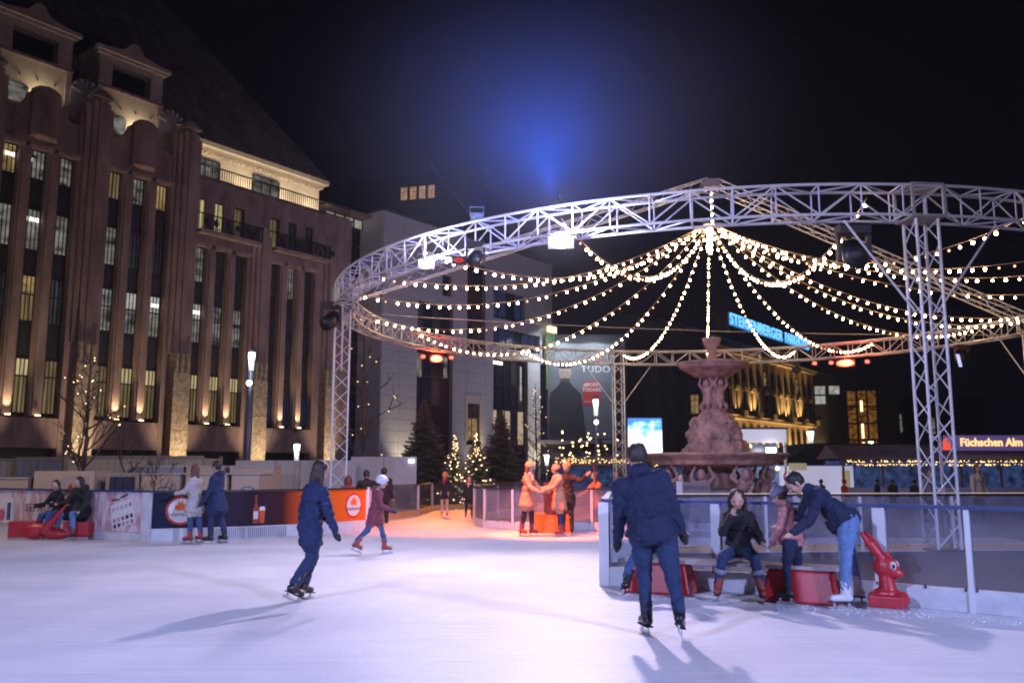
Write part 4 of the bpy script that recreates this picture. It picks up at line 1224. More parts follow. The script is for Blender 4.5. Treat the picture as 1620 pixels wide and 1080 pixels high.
# green-blue product print on the far left panel and palette print on the right one
g = MB(); g.box((.9, -.016, .30), (1.85, -.0145, .92)); part("print_patch", g, mat("print_white", (.66, .66, .70), .5), wf)
g = MB(); g.ball((1.15, -.016, .6), (.16, .003, .22), 14, 8); part("print_patch", g, mat("print_teal", (.06, .25, .28), .5), wf)
g = MB(); g.ball((1.42, -.016, .48), (.14, .003, .16), 14, 8); part("print_patch", g, mat("print_rose", (.50, .12, .18), .5), wf)
g = MB(); g.box((1.62, -.018, .36), (1.78, -.016, .80)); part("print_patch", g, mat("print_blue", (.03, .08, .20), .5), wf)
M = Matrix.Translation((6.05, 0, .6)) @ Matrix.Rotation(R(-14), 4, 'Y')
g = MB(); g.box((-.40, -.016, -.28), (.40, -.0145, .30), M); part("print_palette", g, mat("print_palewhite", (.70, .69, .73), .5), wf)
for j in (0, 1, 3):
    for i in range(5):
        col = [(.03, .03, .12), (.10, .05, .10), (.45, .25, .28), (.52, .34, .36), (.30, .16, .20)][(i + j * 2) % 5] if j < 2 else [(.45, .40, .5), (.55, .38, .40), (.25, .28, .5), (.5, .4, .45), (.6, .5, .52)][(i + j) % 5]
        g = MB(); g.box((-.36 + i * .15, -.019, -.26 + j * .13), (-.26 + i * .15, -.017, -.17 + j * .13), M); part("print_swatch", g, mat("swatch_%d_%d" % (i, j), col, .5), wf)
g = MB()
for x, z, r in ((-.25, .36, .5), (.15, .4, -.3)): g.box((x - .14, -.019, z - .02), (x + .14, -.017, z + .02), M @ Matrix.Rotation(r * .3, 4, 'Y'))
part("print_brush", g, m_ink, wf)

bf = thing("banner_fence", "dark to orange beer advert fence panels with round emblems", "fence", (-8.3, 20.6, 0))


def beerprint():
    m = bpy.data.materials.new("beer_print"); m.use_nodes = True; nt = m.node_tree; b = nt.nodes["Principled BSDF"]; b.inputs["Roughness"].default_value = .5; b.inputs["Specular IOR Level"].default_value = .12
    g_ = nt.nodes.new("ShaderNodeNewGeometry"); sp = nt.nodes.new("ShaderNodeSeparateXYZ"); nt.links.new(g_.outputs["Position"], sp.inputs[0])
    r = nt.nodes.new("ShaderNodeMapRange"); r.inputs["From Min"].default_value = -8.3; r.inputs["From Max"].default_value = -3.94
    cr = nt.nodes.new("ShaderNodeValToRGB"); e = cr.color_ramp.elements
    e[0].position = 0; e[0].color = (.010, .014, .035, 1); e[1].position = .80; e[1].color = (.80, .13, .012, 1)
    for p, c in ((.28, (.028, .018, .038)), (.52, (.030, .014, .022)), (.60, (.05, .012, .012)), (.66, (.42, .06, .015))):
        x = e.new(p); x.color = (*c, 1)
    nt.links.new(sp.outputs["X"], r.inputs["Value"]); nt.links.new(r.outputs[0], cr.inputs[0]); nt.links.new(cr.outputs[0], b.inputs["Base Color"])
    return m


m_beer = beerprint()
bp_ = [(-8.3, 20.6), (-7.1, 21.15), (-6.4, 21.55), (-5.6, 22.2), (-5.0, 22.85), (-4.4, 23.6), (-3.94, 24.38)]
o0 = Vector((-8.3, 20.6, 0))
segM = []
for i in range(6):
    a = Vector((*bp_[i], 0)) - o0; b_ = Vector((*bp_[i + 1], 0)) - o0; d = b_ - a; Ls = d.length
    M = Matrix.Translation(a) @ Matrix.Rotation(math.atan2(d.y, d.x), 4, 'Z'); segM.append((M, Ls))
    q = MB(); q.box((0, -.01, .30), (Ls, .02, 1.12), M); part("banner", q, m_beer, bf)
    q = MB(); q.box((0, -.015, .004), (Ls, .03, .295), M); part("kick_board", q, m_white, bf)
    q = MB(); q.box((-.01, -.05, 1.125), (Ls + .01, .05, 1.165), M); part("top_rail", q, m_darkrail, bf)
    if i in (1, 2):
        g = MB()
        for x in np.arange(.05, Ls - .02, .05): g.box((x, -.022, .03), (x + .022, -.016, .27), M)
        tag(part("vent_slats", g, mat("vent_grey", (.22, .21, .25), .5), bf), kind="stuff")
q = MB(); e = Vector((*bp_[-1], 0)) - o0; q.box((e.x - .04, e.y - .08, 0), (e.x + .05, e.y + .03, 1.17)); part("post", q, m_post, bf)
m_cream2 = mat("emblem_cream", (.72, .66, .64), .5); m_redp = mat("emblem_red", (.50, .035, .02), .5); m_orp = mat("emblem_orange", (.75, .16, .03), .5)


def emblem(M, x, z, r, text_col):
    T = M @ Matrix.Translation((x, 0, z))
    def disc(rad, y, m_, nm):
        g = MB(); n_ = 28; vs = [T @ Vector((rad * math.cos(2 * math.pi * i / n_), y, rad * math.sin(2 * math.pi * i / n_))) for i in range(n_)] + [T @ Vector((rad * math.cos(2 * math.pi * i / n_), y + .004, rad * math.sin(2 * math.pi * i / n_))) for i in range(n_)]
        g.add(vs, [tuple(range(n_))] + [(i, n_ + i, n_ + (i + 1) % n_, (i + 1) % n_) for i in range(n_)]); return part(nm, g, m_, bf)
    disc(r, -.018, m_redp, "emblem_rim"); disc(r * .84, -.024, m_cream2, "emblem_disc")
    g = MB(); g.prism([(-.35 * r, .05 * r), (.30 * r, .0 * r), (.34 * r, .42 * r), (.12 * r, .5 * r), (.10 * r, .74 * r), (-.02 * r, .5 * r), (-.18 * r, .7 * r), (-.22 * r, .40 * r), (-.42 * r, .36 * r)], -.030, -.026)
    g.v = [tuple(T @ Vector(v)) for v in g.v]; part("emblem_figure", g, m_orp, bf)
    o = text("Schumacher", r * .38, text_col, bf, "emblem_lettering", ext=.001, shear=.3)
    o.matrix_local = T @ Matrix.Translation((0, -.028, -.25 * r)) @ Matrix.Rotation(R(90), 4, 'X')


emblem(segM[0][0], .62, .70, .335, m_ink)
emblem(segM[5][0], .30, .70, .33, m_ink)


def bottle(M, x, z, h, glass_first=False):
    T = M @ Matrix.Translation((x, -.02, z))
    def pz(poly, y0, y1, m_, nm):
        g = MB(); g.prism(poly, y0, y1); g.v = [tuple(T @ Vector(v)) for v in g.v]; part(nm, g, m_, bf)
    pz([(-.07, 0), (.07, 0), (.07, h * .5), (.025, h * .72), (.03, h), (-.03, h), (-.025, h * .72), (-.07, h * .5)], -.004, .0, mat("bottle_brown", (.30, .05, .02), .4), "printed_bottle")
    pz([(-.06, h * .15), (.06, h * .15), (.06, h * .42), (-.06, h * .42)], -.007, -.005, m_cream2, "printed_label")
    pz([(.10, 0), (.22, 0), (.235, h * .45), (.085, h * .45)], -.004, .0, mat("beer_red", (.62, .08, .02), .4), "printed_glass")
    pz([(.085, h * .45), (.235, h * .45), (.22, h * .58), (.10, h * .58)], -.006, .001, m_cream2, "printed_foam")


bottle(segM[2][0], .22, .36, .68)
bottle(segM[4][0], .20, .40, .62)

# sponsor block on the island
sb = thing("sponsor_block", "small dark box reading SEPHORA standing on the island rail", "sign", (3.75, 19.6, 1.12), R(4))
boxpart("box", (0, 0, 0), (.62, .35, .25), mat("taupe_box", (.20, .14, .14), .6), sb)
boxpart("edge", (-.04, -.005, 0), (-.002, .35, .27), m_white, sb)
text("SEPHORA", .13, m_ink, sb, loc=(.31, -.004, .12), ext=.002)
exec_marker = 0

# ================================================================== BEHIND THE LEFT FENCE
m_cont = stripes(mat("container_cream", (.48, .42, .34), .65), 0, .28, .05)
m_contb = stripes(mat("container_bluegrey", (.26, .28, .36), .6), 0, .28, .05)
m_crm = mat("cream_panel", (.50, .40, .32), .65, var=.08, vscale=1)
m_hoard = mat("hoarding_white", (.46, .42, .40), .7, var=.08, vscale=.6)


def container(name, label, x0, x1, y, zt, m, dep=2.4):
    t = thing(name, label, "container", (x0, y, GZ))
    L = x1 - x0; h = zt - GZ
    boxpart("corrugated_wall", (.08, .03, .12), (L - .08, dep, h - .1), m, t)
    g = MB()
    for x in (0, L - .12):
        for yy in (0, dep - .1): g.box((x, yy, 0), (x + .12, yy + .12, h))
    g.box((.12, -.0, h - .13), (L - .12, .12, h)); g.box((.12, 0, 0), (L - .12, .12, .14)); part("corner_frame", g, mat("container_edge", (.30, .27, .24), .6), t)
    g = MB()
    n_ = int(L / .28)
    for i in range(n_):
        x = .14 + i * .28; g.box((x, -.01, .16), (x + .13, .028, h - .15))
    tag(part("corrugation", g, m, t), kind="stuff")
    return t


container("shipping_container", "long cream corrugated shipping container behind the white fence panels", -18.2, -12.55, 36, 2.2, m_cont)
container("shipping_container", "short blue grey corrugated container touching the left end of the cream one", -20.4, -18.3, 36.4, 2.15, m_contb)
container("shipping_container", "pale container at the far left edge partly in blue shadow", -27, -20.6, 36.9, 2.1, m_hoard)
container("shipping_container", "small dark blue container beside the cream canopy units", -12.8, -11.75, 28, 1.55, mat("container_navy", (.03, .035, .09), .5), 2.0)
t = thing("generator_box", "cream generator box with a small red mountain logo sign", "generator", (-15.07, 28, GZ))
boxpart("body", (0, 0, 0), (1.9, 1.4, 2.2), m_crm, t)
boxpart("logo_board", (.92, -.03, 1.35), (1.72, -.002, 2.05), mat("logo_board", (.42, .36, .34), .6), t)
g = MB(); g.prism([(1.0, 1.5), (1.55, 1.5), (1.42, 1.66), (1.32, 1.58), (1.2, 1.82)], -.045, -.032); part("mountain_logo", g, mat("logo_red", (.35, .03, .03), .6), t)
boxpart("vent", (.62, -.03, 1.2), (.88, -.002, 1.7), m_dark, t)
t = thing("electric_cabinet", "low white cabinet behind the fence at the far left edge", "cabinet", (-16.6, 28, GZ))
boxpart("body", (0, 0, 0), (1.35, .8, 1.95), m_crm, t); boxpart("lid", (-.04, -.04, 1.95), (1.39, .84, 2.0), m_hoard, t); boxpart("lock_plate", (.6, -.02, 1.4), (.72, -.002, 1.7), m_contb, t)
LAB = ["cream canopy unit with oval badge left of the girl in the light coat", "cream canopy unit right behind the girl in the light coat", "cream canopy unit with blue oval badge right of the man in the navy coat"]
for i, (x0, x1) in enumerate(((-11.7, -10.45), (-10.3, -8.95), (-8.85, -7.95))):
    t = thing("canopy_unit", LAB[i], "canopy", (x0, 28, GZ), 0, "cream canopy units behind the fence")
    w = x1 - x0
    g = MB(); g.prism([(0, 0), (w * .86 if i < 2 else w, 0), (w, .9), (w * .98, 2.08), (0.02, 2.08), (-.02 if i == 0 else .0, .9)], 0, 1.6); part("canvas", g, m_crm, t)
    boxpart("roof_edge", (-.03, -.04, 2.085), (w + .03, 1.64, 2.13), m_hoard, t)
    if i != 1:
        g = MB(); g.ball((w * .6, -.005, 1.62), (.22, .012, .10), 18, 8); part("oval_badge", g, mat("badge_blue", (.05, .08, .20), .5), t)
        g = MB(); g.ball((w * .6, -.012, 1.62), (.17, .012, .06), 18, 8); part("badge_centre", g, m_hoard, t)
for i, (x0, x1, lab) in enumerate(((-13.2, -11.3, "blue lit plastic crate stack on top left behind the bare shrubs"), (-11.2, -9.9, "pale crate on top between the shrubs and the couple"), (-9.7, -8.2, "pale crate on top behind the couple's heads"))):
    t = thing("storage_crate", lab, "crate", (x0, 30.5, GZ), 0, "crates behind the canopy units")
    boxpart("body", (0, 0, 0), (x1 - x0, 1, 2.32), m_contb if i == 0 else m_crm, t); boxpart("lid", (-.03, -.03, 2.32), (x1 - x0 + .03, 1.03, 2.38), m_hoard, t)
hd = thing("site_hoarding", "long pale hoarding of flat panels behind the beer advert fence", "hoarding", (-10.3, 33, GZ))
for i in range(3):
    boxpart("panel", (i * 1.5 + .012, 0, .15), (i * 1.5 + 1.488, .05, 2.58), m_hoard, hd)
    boxpart("post", (i * 1.5 - .02, .052, 0), (i * 1.5 + .03, .1, 2.5), m_black, hd)
hd = thing("site_hoarding", "taller pale hoarding panel beside the bare tree left of the big fir", "hoarding", (-6.1, 33.5, GZ))
for i in range(2):
    boxpart("panel", (i * 1.25 + .012, 0, .15), (i * 1.25 + 1.24, .05, 2.72), m_hoard, hd)
boxpart("post", (-.02, .052, 0), (.03, .1, 2.6), m_black, hd)
boxpart("lamp", (2.2, -.08, 2.5), (2.4, -.01, 2.62), emis("small_white_lamp", (.7, .8, 1), 4, sampled=False), hd)

# ------------------------------------------------------------------ street lamps
m_pole = mat("lamp_pole", (.10, .10, .16), .45, metal=.3)
g_lamp = emis("lantern_glow", (.92, 1.0, .98), 7.0)
g_lampd = emis("lantern_soft", (.85, .90, .80), .75)


def street_lamp(label, x, y, zt, zl, zs, r, pr, group="tall lantern street lamps"):
    t = thing("street_lamp", label, "street lamp", (x, y, GZ), 0, group)
    g = MB(); g.tube((0, 0, 0), (0, 0, zl - GZ), pr, pr * .85, 12); g.tube((0, 0, 0), (0, 0, .3), pr * 1.5, n=12); part("pole", g, m_pole, t, True)
    g = MB(); g.tube((0, 0, zl - GZ), (0, 0, zl + (zt - zl) * .6 - GZ), r * .75, r * .8, 12); part("lantern_glass", g, g_lampd, t, True)
    g = MB(); g.tube((0, 0, zl + (zt - zl) * .61 - GZ), (0, 0, zt - GZ), r * .85, r, 12); part("lamp", g, g_lamp, t, True)
    g = MB(); g.lathe([(r * 1.1, zt - GZ + .005), (r * .9, zt - GZ + .12), (r * .3, zt - GZ + .2)], 12); part("cap", g, m_black, t)
    if zs:
        g = MB(); g.ball((0, -pr - .08, zs - GZ), (.11, .09, .11), 10, 8); part("spot", g, g_lamp, t, True)
    light("street_lamp_glow", 'POINT', (x, y - .35, zt - .1), None, 60, (.9, 1, .95), .15)
    return t


street_lamp("tall lamp post with long lantern behind the couple by the fence", -10.16, 34, 6.15, 5.45, 4.95, .13, .115)
street_lamp("slim lamp post with two glowing heads left of the video screen", 4.2, 44, 5.1, 4.3, 3.98, .13, .06)
street_lamp("small glowing lantern low at the granite store wall above the orange panels", -10.95, 45, 2.9, 2.1, None, .15, .06)
street_lamp("lamp post glowing in front of the amber hotel right of the fountain", 20.3, 60, 4.2, 3.4, None, .22, .08)
street_lamp("tiny distant street lamp right of the second big fir", 2.35, 60, 2.6, 1.9, None, .16, .05)
street_lamp("distant street lamp before the amber stair tower", 38.6, 95, 4.6, 3.9, None, .24, .07)

# ------------------------------------------------------------------ trees
m_bark = mat("dark_bark", (.07, .05, .045), .9, var=.3, vscale=8, bump=.6, bscale=20)
m_fir = mat("fir_needles", (.075, .085, .060), .8, var=.5, vscale=4)
m_firtip = mat("fir_tips", (.11, .11, .08), .8, var=.4, vscale=4)
tr = random.Random(5)


def bare_tree(name, label, x, y, z0, h, r0, spread=.42, n0=9, nb=0, lev=3, seed=0):
    q = random.Random(seed)
    t = thing(name, label, "tree", (x, y, z0))
    g = MB(); tips = []
    top = Vector((q.uniform(-.15, .15), q.uniform(-.1, .1), h))
    pts = [Vector((0, 0, 0)).lerp(top, i / 8) + Vector((q.uniform(-.04, .04), q.uniform(-.04, .04), 0)) * (i > 0) for i in range(9)]
    g.path(pts, [r0 * (1 - .88 * i / 8) + .004 for i in range(9)], 7); part("trunk", g, m_bark, t, True)
    g = MB()

    def grow(p, d, L, r, l):
        k = 4; ps = [p]
        for i in range(k):
            d = (d + Vector((q.uniform(-.22, .22), q.uniform(-.22, .22), q.uniform(-.05, .2)))).normalized()
            ps.append(ps[-1] + d * L / k)
        g.path(ps, [r * (1 - .6 * i / k) + .005 for i in range(k + 1)], 4)
        tips.extend(ps[2:])
        if l > 0:
            for i in range(q.randint(2, 4)):
                b = ps[q.randint(1, k)]
                nd = (d + Vector((q.uniform(-1, 1), q.uniform(-1, 1), q.uniform(-.3, .7)))).normalized()
                grow(b, nd, L * q.uniform(.45, .7), r * .5, l - 1)
    for i in range(n0 * 2):
        u = .24 + .72 * i / (n0 * 2); a = i * 2.4 + q.uniform(-.4, .4)
        p = Vector((0, 0, 0)).lerp(top, u)
        grow(p, Vector((math.cos(a), math.sin(a), q.uniform(.35, .9))).normalized(), h * spread * (1.05 - u) * q.uniform(.6, 1), r0 * .35 * (1.15 - u), lev - 1)
    part("crown", g, m_bark, t, True)
    if nb:
        f = thing("fairy_lights", "sparse warm fairy lights in the " + label.split(" with")[0].split(" standing")[0], "fairy lights", (x, y, z0))
        bm_ = MB(); bm_.ball((0, 0, 0), .021, 8, 6); me = bm_.mesh("bulb", emis("fairy_glow", (1, .62, .26), 3.5, sampled=False), True)
        for i in range(nb): link("bulb", me, f, loc=tips[q.randrange(len(tips))] + Vector((0, 0, -.05)))
    return t


bare_tree("bare_tree", "leafless young tree with dark trunk before the cream container", -14.45, 30, GZ, 6.4, .13, nb=34, seed=3)
bare_tree("bare_tree", "leafless tree with slim trunk beside the left lattice tower", -6.2, 37, GZ, 9.2, .13, nb=20, seed=8, spread=.25)
bare_tree("bare_tree", "leafless narrow tree with fine twigs before the portrait billboard", 1.25, 45, GZ, 6.6, .10, nb=34, seed=12, spread=.28)
bare_tree("bare_shrub", "small leafless shrub in front of the dark blue container", -12.55, 29.8, GZ, 2.6, .035, spread=.6, n0=7, seed=21, lev=3)
bare_tree("bare_shrub", "small leafless shrub in front of the first cream canopy unit", -11.1, 27.4, GZ, 2.7, .035, spread=.6, n0=7, seed=22, lev=3)
bare_tree("bare_shrub", "thin leafless sapling left of the dark blue container", -13.3, 29.4, GZ, 2.2, .03, spread=.55, n0=5, seed=23, lev=3)


def fir(label, x, y, h, r, seed, lights=0, tier=1.0):
    q = random.Random(seed)
    t = thing("fir_tree", label, "fir tree", (x, y, GZ))
    g = MB(); g.path([(0, 0, 0), (0, 0, h * .5), (0, 0, h)], [.05 * h / 4, .03 * h / 4, .008], 6); part("trunk", g, m_bark, t, True)
    g = MB(); pts = []
    nbr = int(34 * h)
    for i in range(nbr):
        u = (i / nbr) ** .85
        z = h * (.07 + .91 * u); L = r * (1 - u) ** .85 * q.uniform(.62, 1.15) + .05
        a = i * 2.399 + q.uniform(-.3, .3)
        dirx = Vector((math.cos(a), math.sin(a), 0)); p0 = Vector((0, 0, z))
        tip = p0 + dirx * L + Vector((0, 0, -.22 * L + .12 * L * q.random()))
        g.m = 0; g.tube(p0, tip, .010, .003, 3, False)
        k = max(5, int(L * 26))
        for j in range(k):
            v = (j + .5) / k
            p = p0.lerp(tip, v) + Vector((0, 0, -.10 * math.sin(v * 3.1) * L))
            for s_ in (-1, 1):
                w = (.10 + .20 * (1 - v)) * min(1, L + .25) * q.uniform(.6, 1.2)
                side = Vector((-dirx.y, dirx.x, 0)) * s_ * w + dirx * w * .7 + Vector((0, 0, q.uniform(-.10, .06)))
                e = p + side; n_ = Vector((q.uniform(-.3, .3), q.uniform(-.3, .3), 1)).normalized() * .045
                wd = dirx * .032
                g.m = 0 if v < .75 else 1
                g.add([p - wd, p + wd, e, p + n_, e + n_ * .5], [(0, 1, 2), (0, 2, 4, 3)])
            if v > .35: pts.append(p)
    part("crown", g, [m_fir, m_firtip], t)
    if lights:
        f = thing("fairy_lights", "dense warm fairy lights wound round the " + label.split(" covered")[0], "fairy lights", (x, y, GZ))
        bm_ = MB(); bm_.ball((0, 0, 0), .028, 8, 6); me = bm_.mesh("bulb", emis("fairy_glow2", (1, .68, .32), 5.0, sampled=False), True)
        for i in range(lights):
            p = pts[q.randrange(len(pts))]
            link("bulb", me, f, loc=p * 1.02 + Vector((0, 0, -.02)))
        for i in range(16): link("bulb", me, f, loc=(q.uniform(-.07, .07), q.uniform(-.1, .05), h * (1.0 - .018 * i)))
    return t


fir("big dark unlit fir tree left of the two glittering firs", -4.2, 42.0, 5.6, 2.05, 1)
fir("big dark unlit fir tree right of the two glittering firs", -.55, 42.5, 5.2, 1.9, 2)
fir("left glittering fir covered in fairy lights behind the two distant skaters", -2.62, 40.0, 3.75, .95, 3, 190)
fir("right glittering fir covered in fairy lights by the end of the island fence", -1.62, 40.2, 3.85, 1.3, 4, 230)
light("fir_glow", 'POINT', (-2.1, 39.0, 1.6), None, 45, (1, .7, .35), .5)
for i, (x, lab) in enumerate(((4.0, "dim leafy evergreen with light chains left of the slim lamp post"), (5.6, "dim leafy evergreen with light chains right of the slim lamp post"))):
    fir(lab, x, 56, 4.2, 1.5, 31 + i)
    f = thing("fairy_lights", ("left" if i == 0 else "right") + " group of hanging light chains above the market hut garland", "fairy lights", (x, 55, 0))
    me = bpy.data.meshes["bulb"] if False else MB()
    me.ball((0, 0, 0), .05, 8, 6); me = me.mesh("bulb", MATS["fairy_glow2"], True)
    for j in range(34): link("bulb", me, f, loc=(-.9 + .6 * (j % 4) + tr.uniform(-.12, .12), tr.uniform(-.3, .3), 4.0 - tr.random() ** .8 * 2.4))

# ================================================================== MARKET STALLS
m_awn = mat("awning_blue", (.03, .05, .13), .6)
m_tent = mat("tent_white", (.62, .64, .72), .6)
m_huts = mat("hut_wood", (.10, .065, .045), .7, var=.2)


def garland(name, label, x0, x1, y, z, n_, drop=.14, r=.032):
    t = thing(name, label, "garland", (x0, y, z))
    g = MB(); g.path([(0, 0, .03), (x1 - x0, 0, .03)], .02, 5); part("cord", g, m_wire, t)
    g = MB()
    for i in range(n_): g.ball((tr.uniform(0, x1 - x0), tr.uniform(-.05, .05), tr.uniform(-drop, drop)), r, 6, 4)
    tag(part("bulbs", g, emis("garland_glow", (1, .62, .20), 2.6, sampled=False), t), kind="stuff")
    return t


def stall(label, x0, x1, y, zr0, zr1, counter, glow, roofm=m_roof, name="market_stall", dep=3.0):
    t = thing(name, label, "market stall", (x0, y, GZ)); L = x1 - x0
    g = MB(); a, b = zr0 - GZ, zr1 - GZ
    g.add([(-.3, -.5, a), (L + .3, -.5, a), (L + .3, dep * .5, b), (-.3, dep * .5, b), (L + .3, dep + .3, a), (-.3, dep + .3, a), (-.3, -.5, a - .06), (L + .3, -.5, a - .06)], [(0, 1, 2, 3), (3, 2, 4, 5), (0, 6, 7, 1), (0, 3, 5), (1, 4, 2)])
    part("roof", g, roofm, t)
    boxpart("back_wall", (0, dep - .1, 0), (L, dep, a), m_huts, t)
    boxpart("interior_panel", (.1, dep - .16, .9), (L - .1, dep - .11, a - .1), glow, t)
    boxpart("counter", (0, -.15, 0), (L, .25, 1.25), counter, t)
    for x in np.linspace(0, L - .1, max(2, int(L / 2.2) + 1)): boxpart("post", (x, -.12, 1.26), (x + .1, -.02, a - .07), m_huts, t)
    boxpart("awning", (-.2, -.95, a - .30), (L + .2, -.52, a - .22), m_awn, t)
    return t


L_STALL = lit("stall_glow", (.03, .055, .16), 1.0, .8, (2, 2, 2))
L_STALLW = lit("stall_warm", (.30, .20, .10), .8, .8, (2, 2, 2))
stall("dark roofed market hut with a blue counter left of the slim lamp post", 2.6, 6.2, 51, 1.9, 2.4, mat("blue_panel", (.03, .08, .30), .5), L_STALL)
garland("light_garland", "golden light garland along the market hut left of the video screen", 2.4, 6.6, 50.4, 2.15, 90)
stall("low market hut just left of the fountain basin under the screen", 8.4, 11.5, 52, 1.9, 2.4, mat("blue_panel", (.03, .08, .30), .5), L_STALL)
garland("light_garland", "short golden garland between the screen and the fountain basin", 8.2, 11.5, 51.4, 1.95, 50)
stall("long dark market hut under the awning at the far right", 18.6, 32, 50, 2.25, 3.05, mat("counter_lilac", (.30, .28, .42), .6), L_STALL)
garland("light_garland", "long golden light garland along the roof edge of the far right huts", 18.6, 31.5, 49.3, 2.0, 330)
t = thing("party_tent", "white lit tent wall right of the fountain behind small dark figures", "tent", (15.1, 51.5, GZ))
boxpart("wall", (0, 0, 0), (4.7, .1, 2.45), emis("tent_lit", (.55, .58, .85), .55, (.6, .6, .7)), t)
boxpart("roof", (-.1, .11, 2.3), (4.9, 3.5, 2.5), m_awn, t)
boxpart("door", (4.0, -.03, .3), (4.5, -.002, 2.2), mat("door_cream", (.5, .45, .3), .6, emit=(.5, .42, .22), estr=.4), t)
t = thing("market_stall", "dark pitched roof hall behind the white tent wall", "market hall", (17.4, 56, GZ))
g = MB(); g.prism([(-.5, 2.4), (12, 2.4), (12, 3.9), (1.5, 3.9)], 0, 6); part("roof", g, mat("black_tarp", (.012, .014, .018), .6), t)
boxpart("wall", (0, .3, 0), (11.5, 5.5, 2.38), m_huts, t)
t = thing("drinks_kiosk", "white fascia drinks kiosk glaring behind the right side of the fountain", "kiosk", (12.6, 50, GZ))
boxpart("fascia", (0, 0, 3.75), (2.95, .2, 4.5), emis("fascia_lit", (.55, .58, .80), .65, (.6, .6, .7)), t)
boxpart("roof", (-.1, -.1, 4.51), (3.05, 2.6, 4.6), m_awn, t)
boxpart("interior_panel", (.1, 1.2, 1.2), (2.8, 1.3, 3.7), lit("kiosk_blue", (.16, .22, .42), 1.0, .6, (1, 1, 1)), t)
boxpart("counter", (0, 0, 0), (2.9, .4, 1.3), m_tent, t)
for x in (0, 2.8): boxpart("post", (x, .02, 1.31), (x + .12, .15, 3.74), m_tent, t)
for x in (.3, .85):
    g = MB(); g.ball((x, -.1, 3.55), .10, 10, 8); part("lamp", g, emis("warm_globe", (1, .75, .35), 3), t, True)
g = MB(); g.box((1.75, -.2, 3.2), (2.25, -.05, 3.45)); part("floodlight", g, emis("kiosk_flood", (1, .96, .95), 25), t)
g = MB(); g.ball((2.3, -.2, 2.3), .12, 10, 8); part("lamp", g, MATS["warm_globe"], t, True)
boxpart("menu_board", (3.0, -.05, 2.2), (4.0, 0, 2.6), mat("menu_lit", (.3, .3, .25), .5, emit=(.35, .32, .2), estr=.6), t)
text("ALTBIER", .35, m_ink, t, loc=(3.62, -.06, 2.05)) if False else None

sgn = thing("beer_hall_sign", "glowing purple sign board with gold script Füchschen Alm at far right", "sign", (24.5, 50, 2.7))
boxpart("board", (0, 0, 0), (5.6, .15, .86), emis("sign_purple", (.20, .14, .42), .30, (.1, .08, .2)), sgn)
m_gold = emis("gold_letters", (1.0, .62, .20), 1.5, (.5, .35, .1))
m_glowrim = emis("letter_rim", (.45, .22, .35), .6, (.3, .1, .2))
text("Füchschen Alm", .62, m_gold, sgn, loc=(2.62, -.04, .45), ext=.02, xs=.93, bold=.01)
text("Füchschen Alm", .62, m_glowrim, sgn, "lettering_rim", loc=(2.62, -.015, .45), ext=.004, xs=.93, bold=.04)
g = MB(); g.ball((.05, -.1, .38), (.24, .06, .34), 12, 8); g.ball((-.02, -.13, .12), (.30, .05, .10), 12, 6); part("fox_emblem", g, emis("fox_red", (1, .10, .05), .8, (.5, .05, .02)), sgn)
g = MB(); g.ball((.08, -.17, .55), (.12, .03, .13), 10, 6); part("emblem_face", g, m_cream2, sgn)
g = MB(); g.ball((5.3, -.1, .38), (.24, .06, .34), 12, 8); part("fox_emblem", g, MATS["fox_red"], sgn)
for x in (.4, 5.0): rod("support", (x, .25, -3.2), (x, .25, .8), .05, m_black, sgn)
light("market_glow", 'AREA', (24, 46.5, 3.2), (24, 52, 0), 60, (.35, .45, 1), 6)

# ================================================================== PEOPLE
m_skin = mat("skin", (.50, .30, .22), .55, var=.08)
m_eye = mat("eye_dark", (.02, .015, .015), .3)
m_lip = mat("lips", (.32, .10, .09), .5)
m_glove = mat("black_glove", (.015, .015, .02), .8)
m_blade = mat("blade_steel", (.6, .6, .62), .25, metal=1.0)


def cloth(name, col, var=.18, rough=.85): return mat("cloth_" + name, col, rough, var=var, vscale=7, bump=.25, bscale=60)


def D(pitch, out, sx):
    a, b = R(pitch), R(out)
    return Vector((sx * math.sin(b), math.sin(a) * math.cos(b), -math.cos(a) * math.cos(b)))


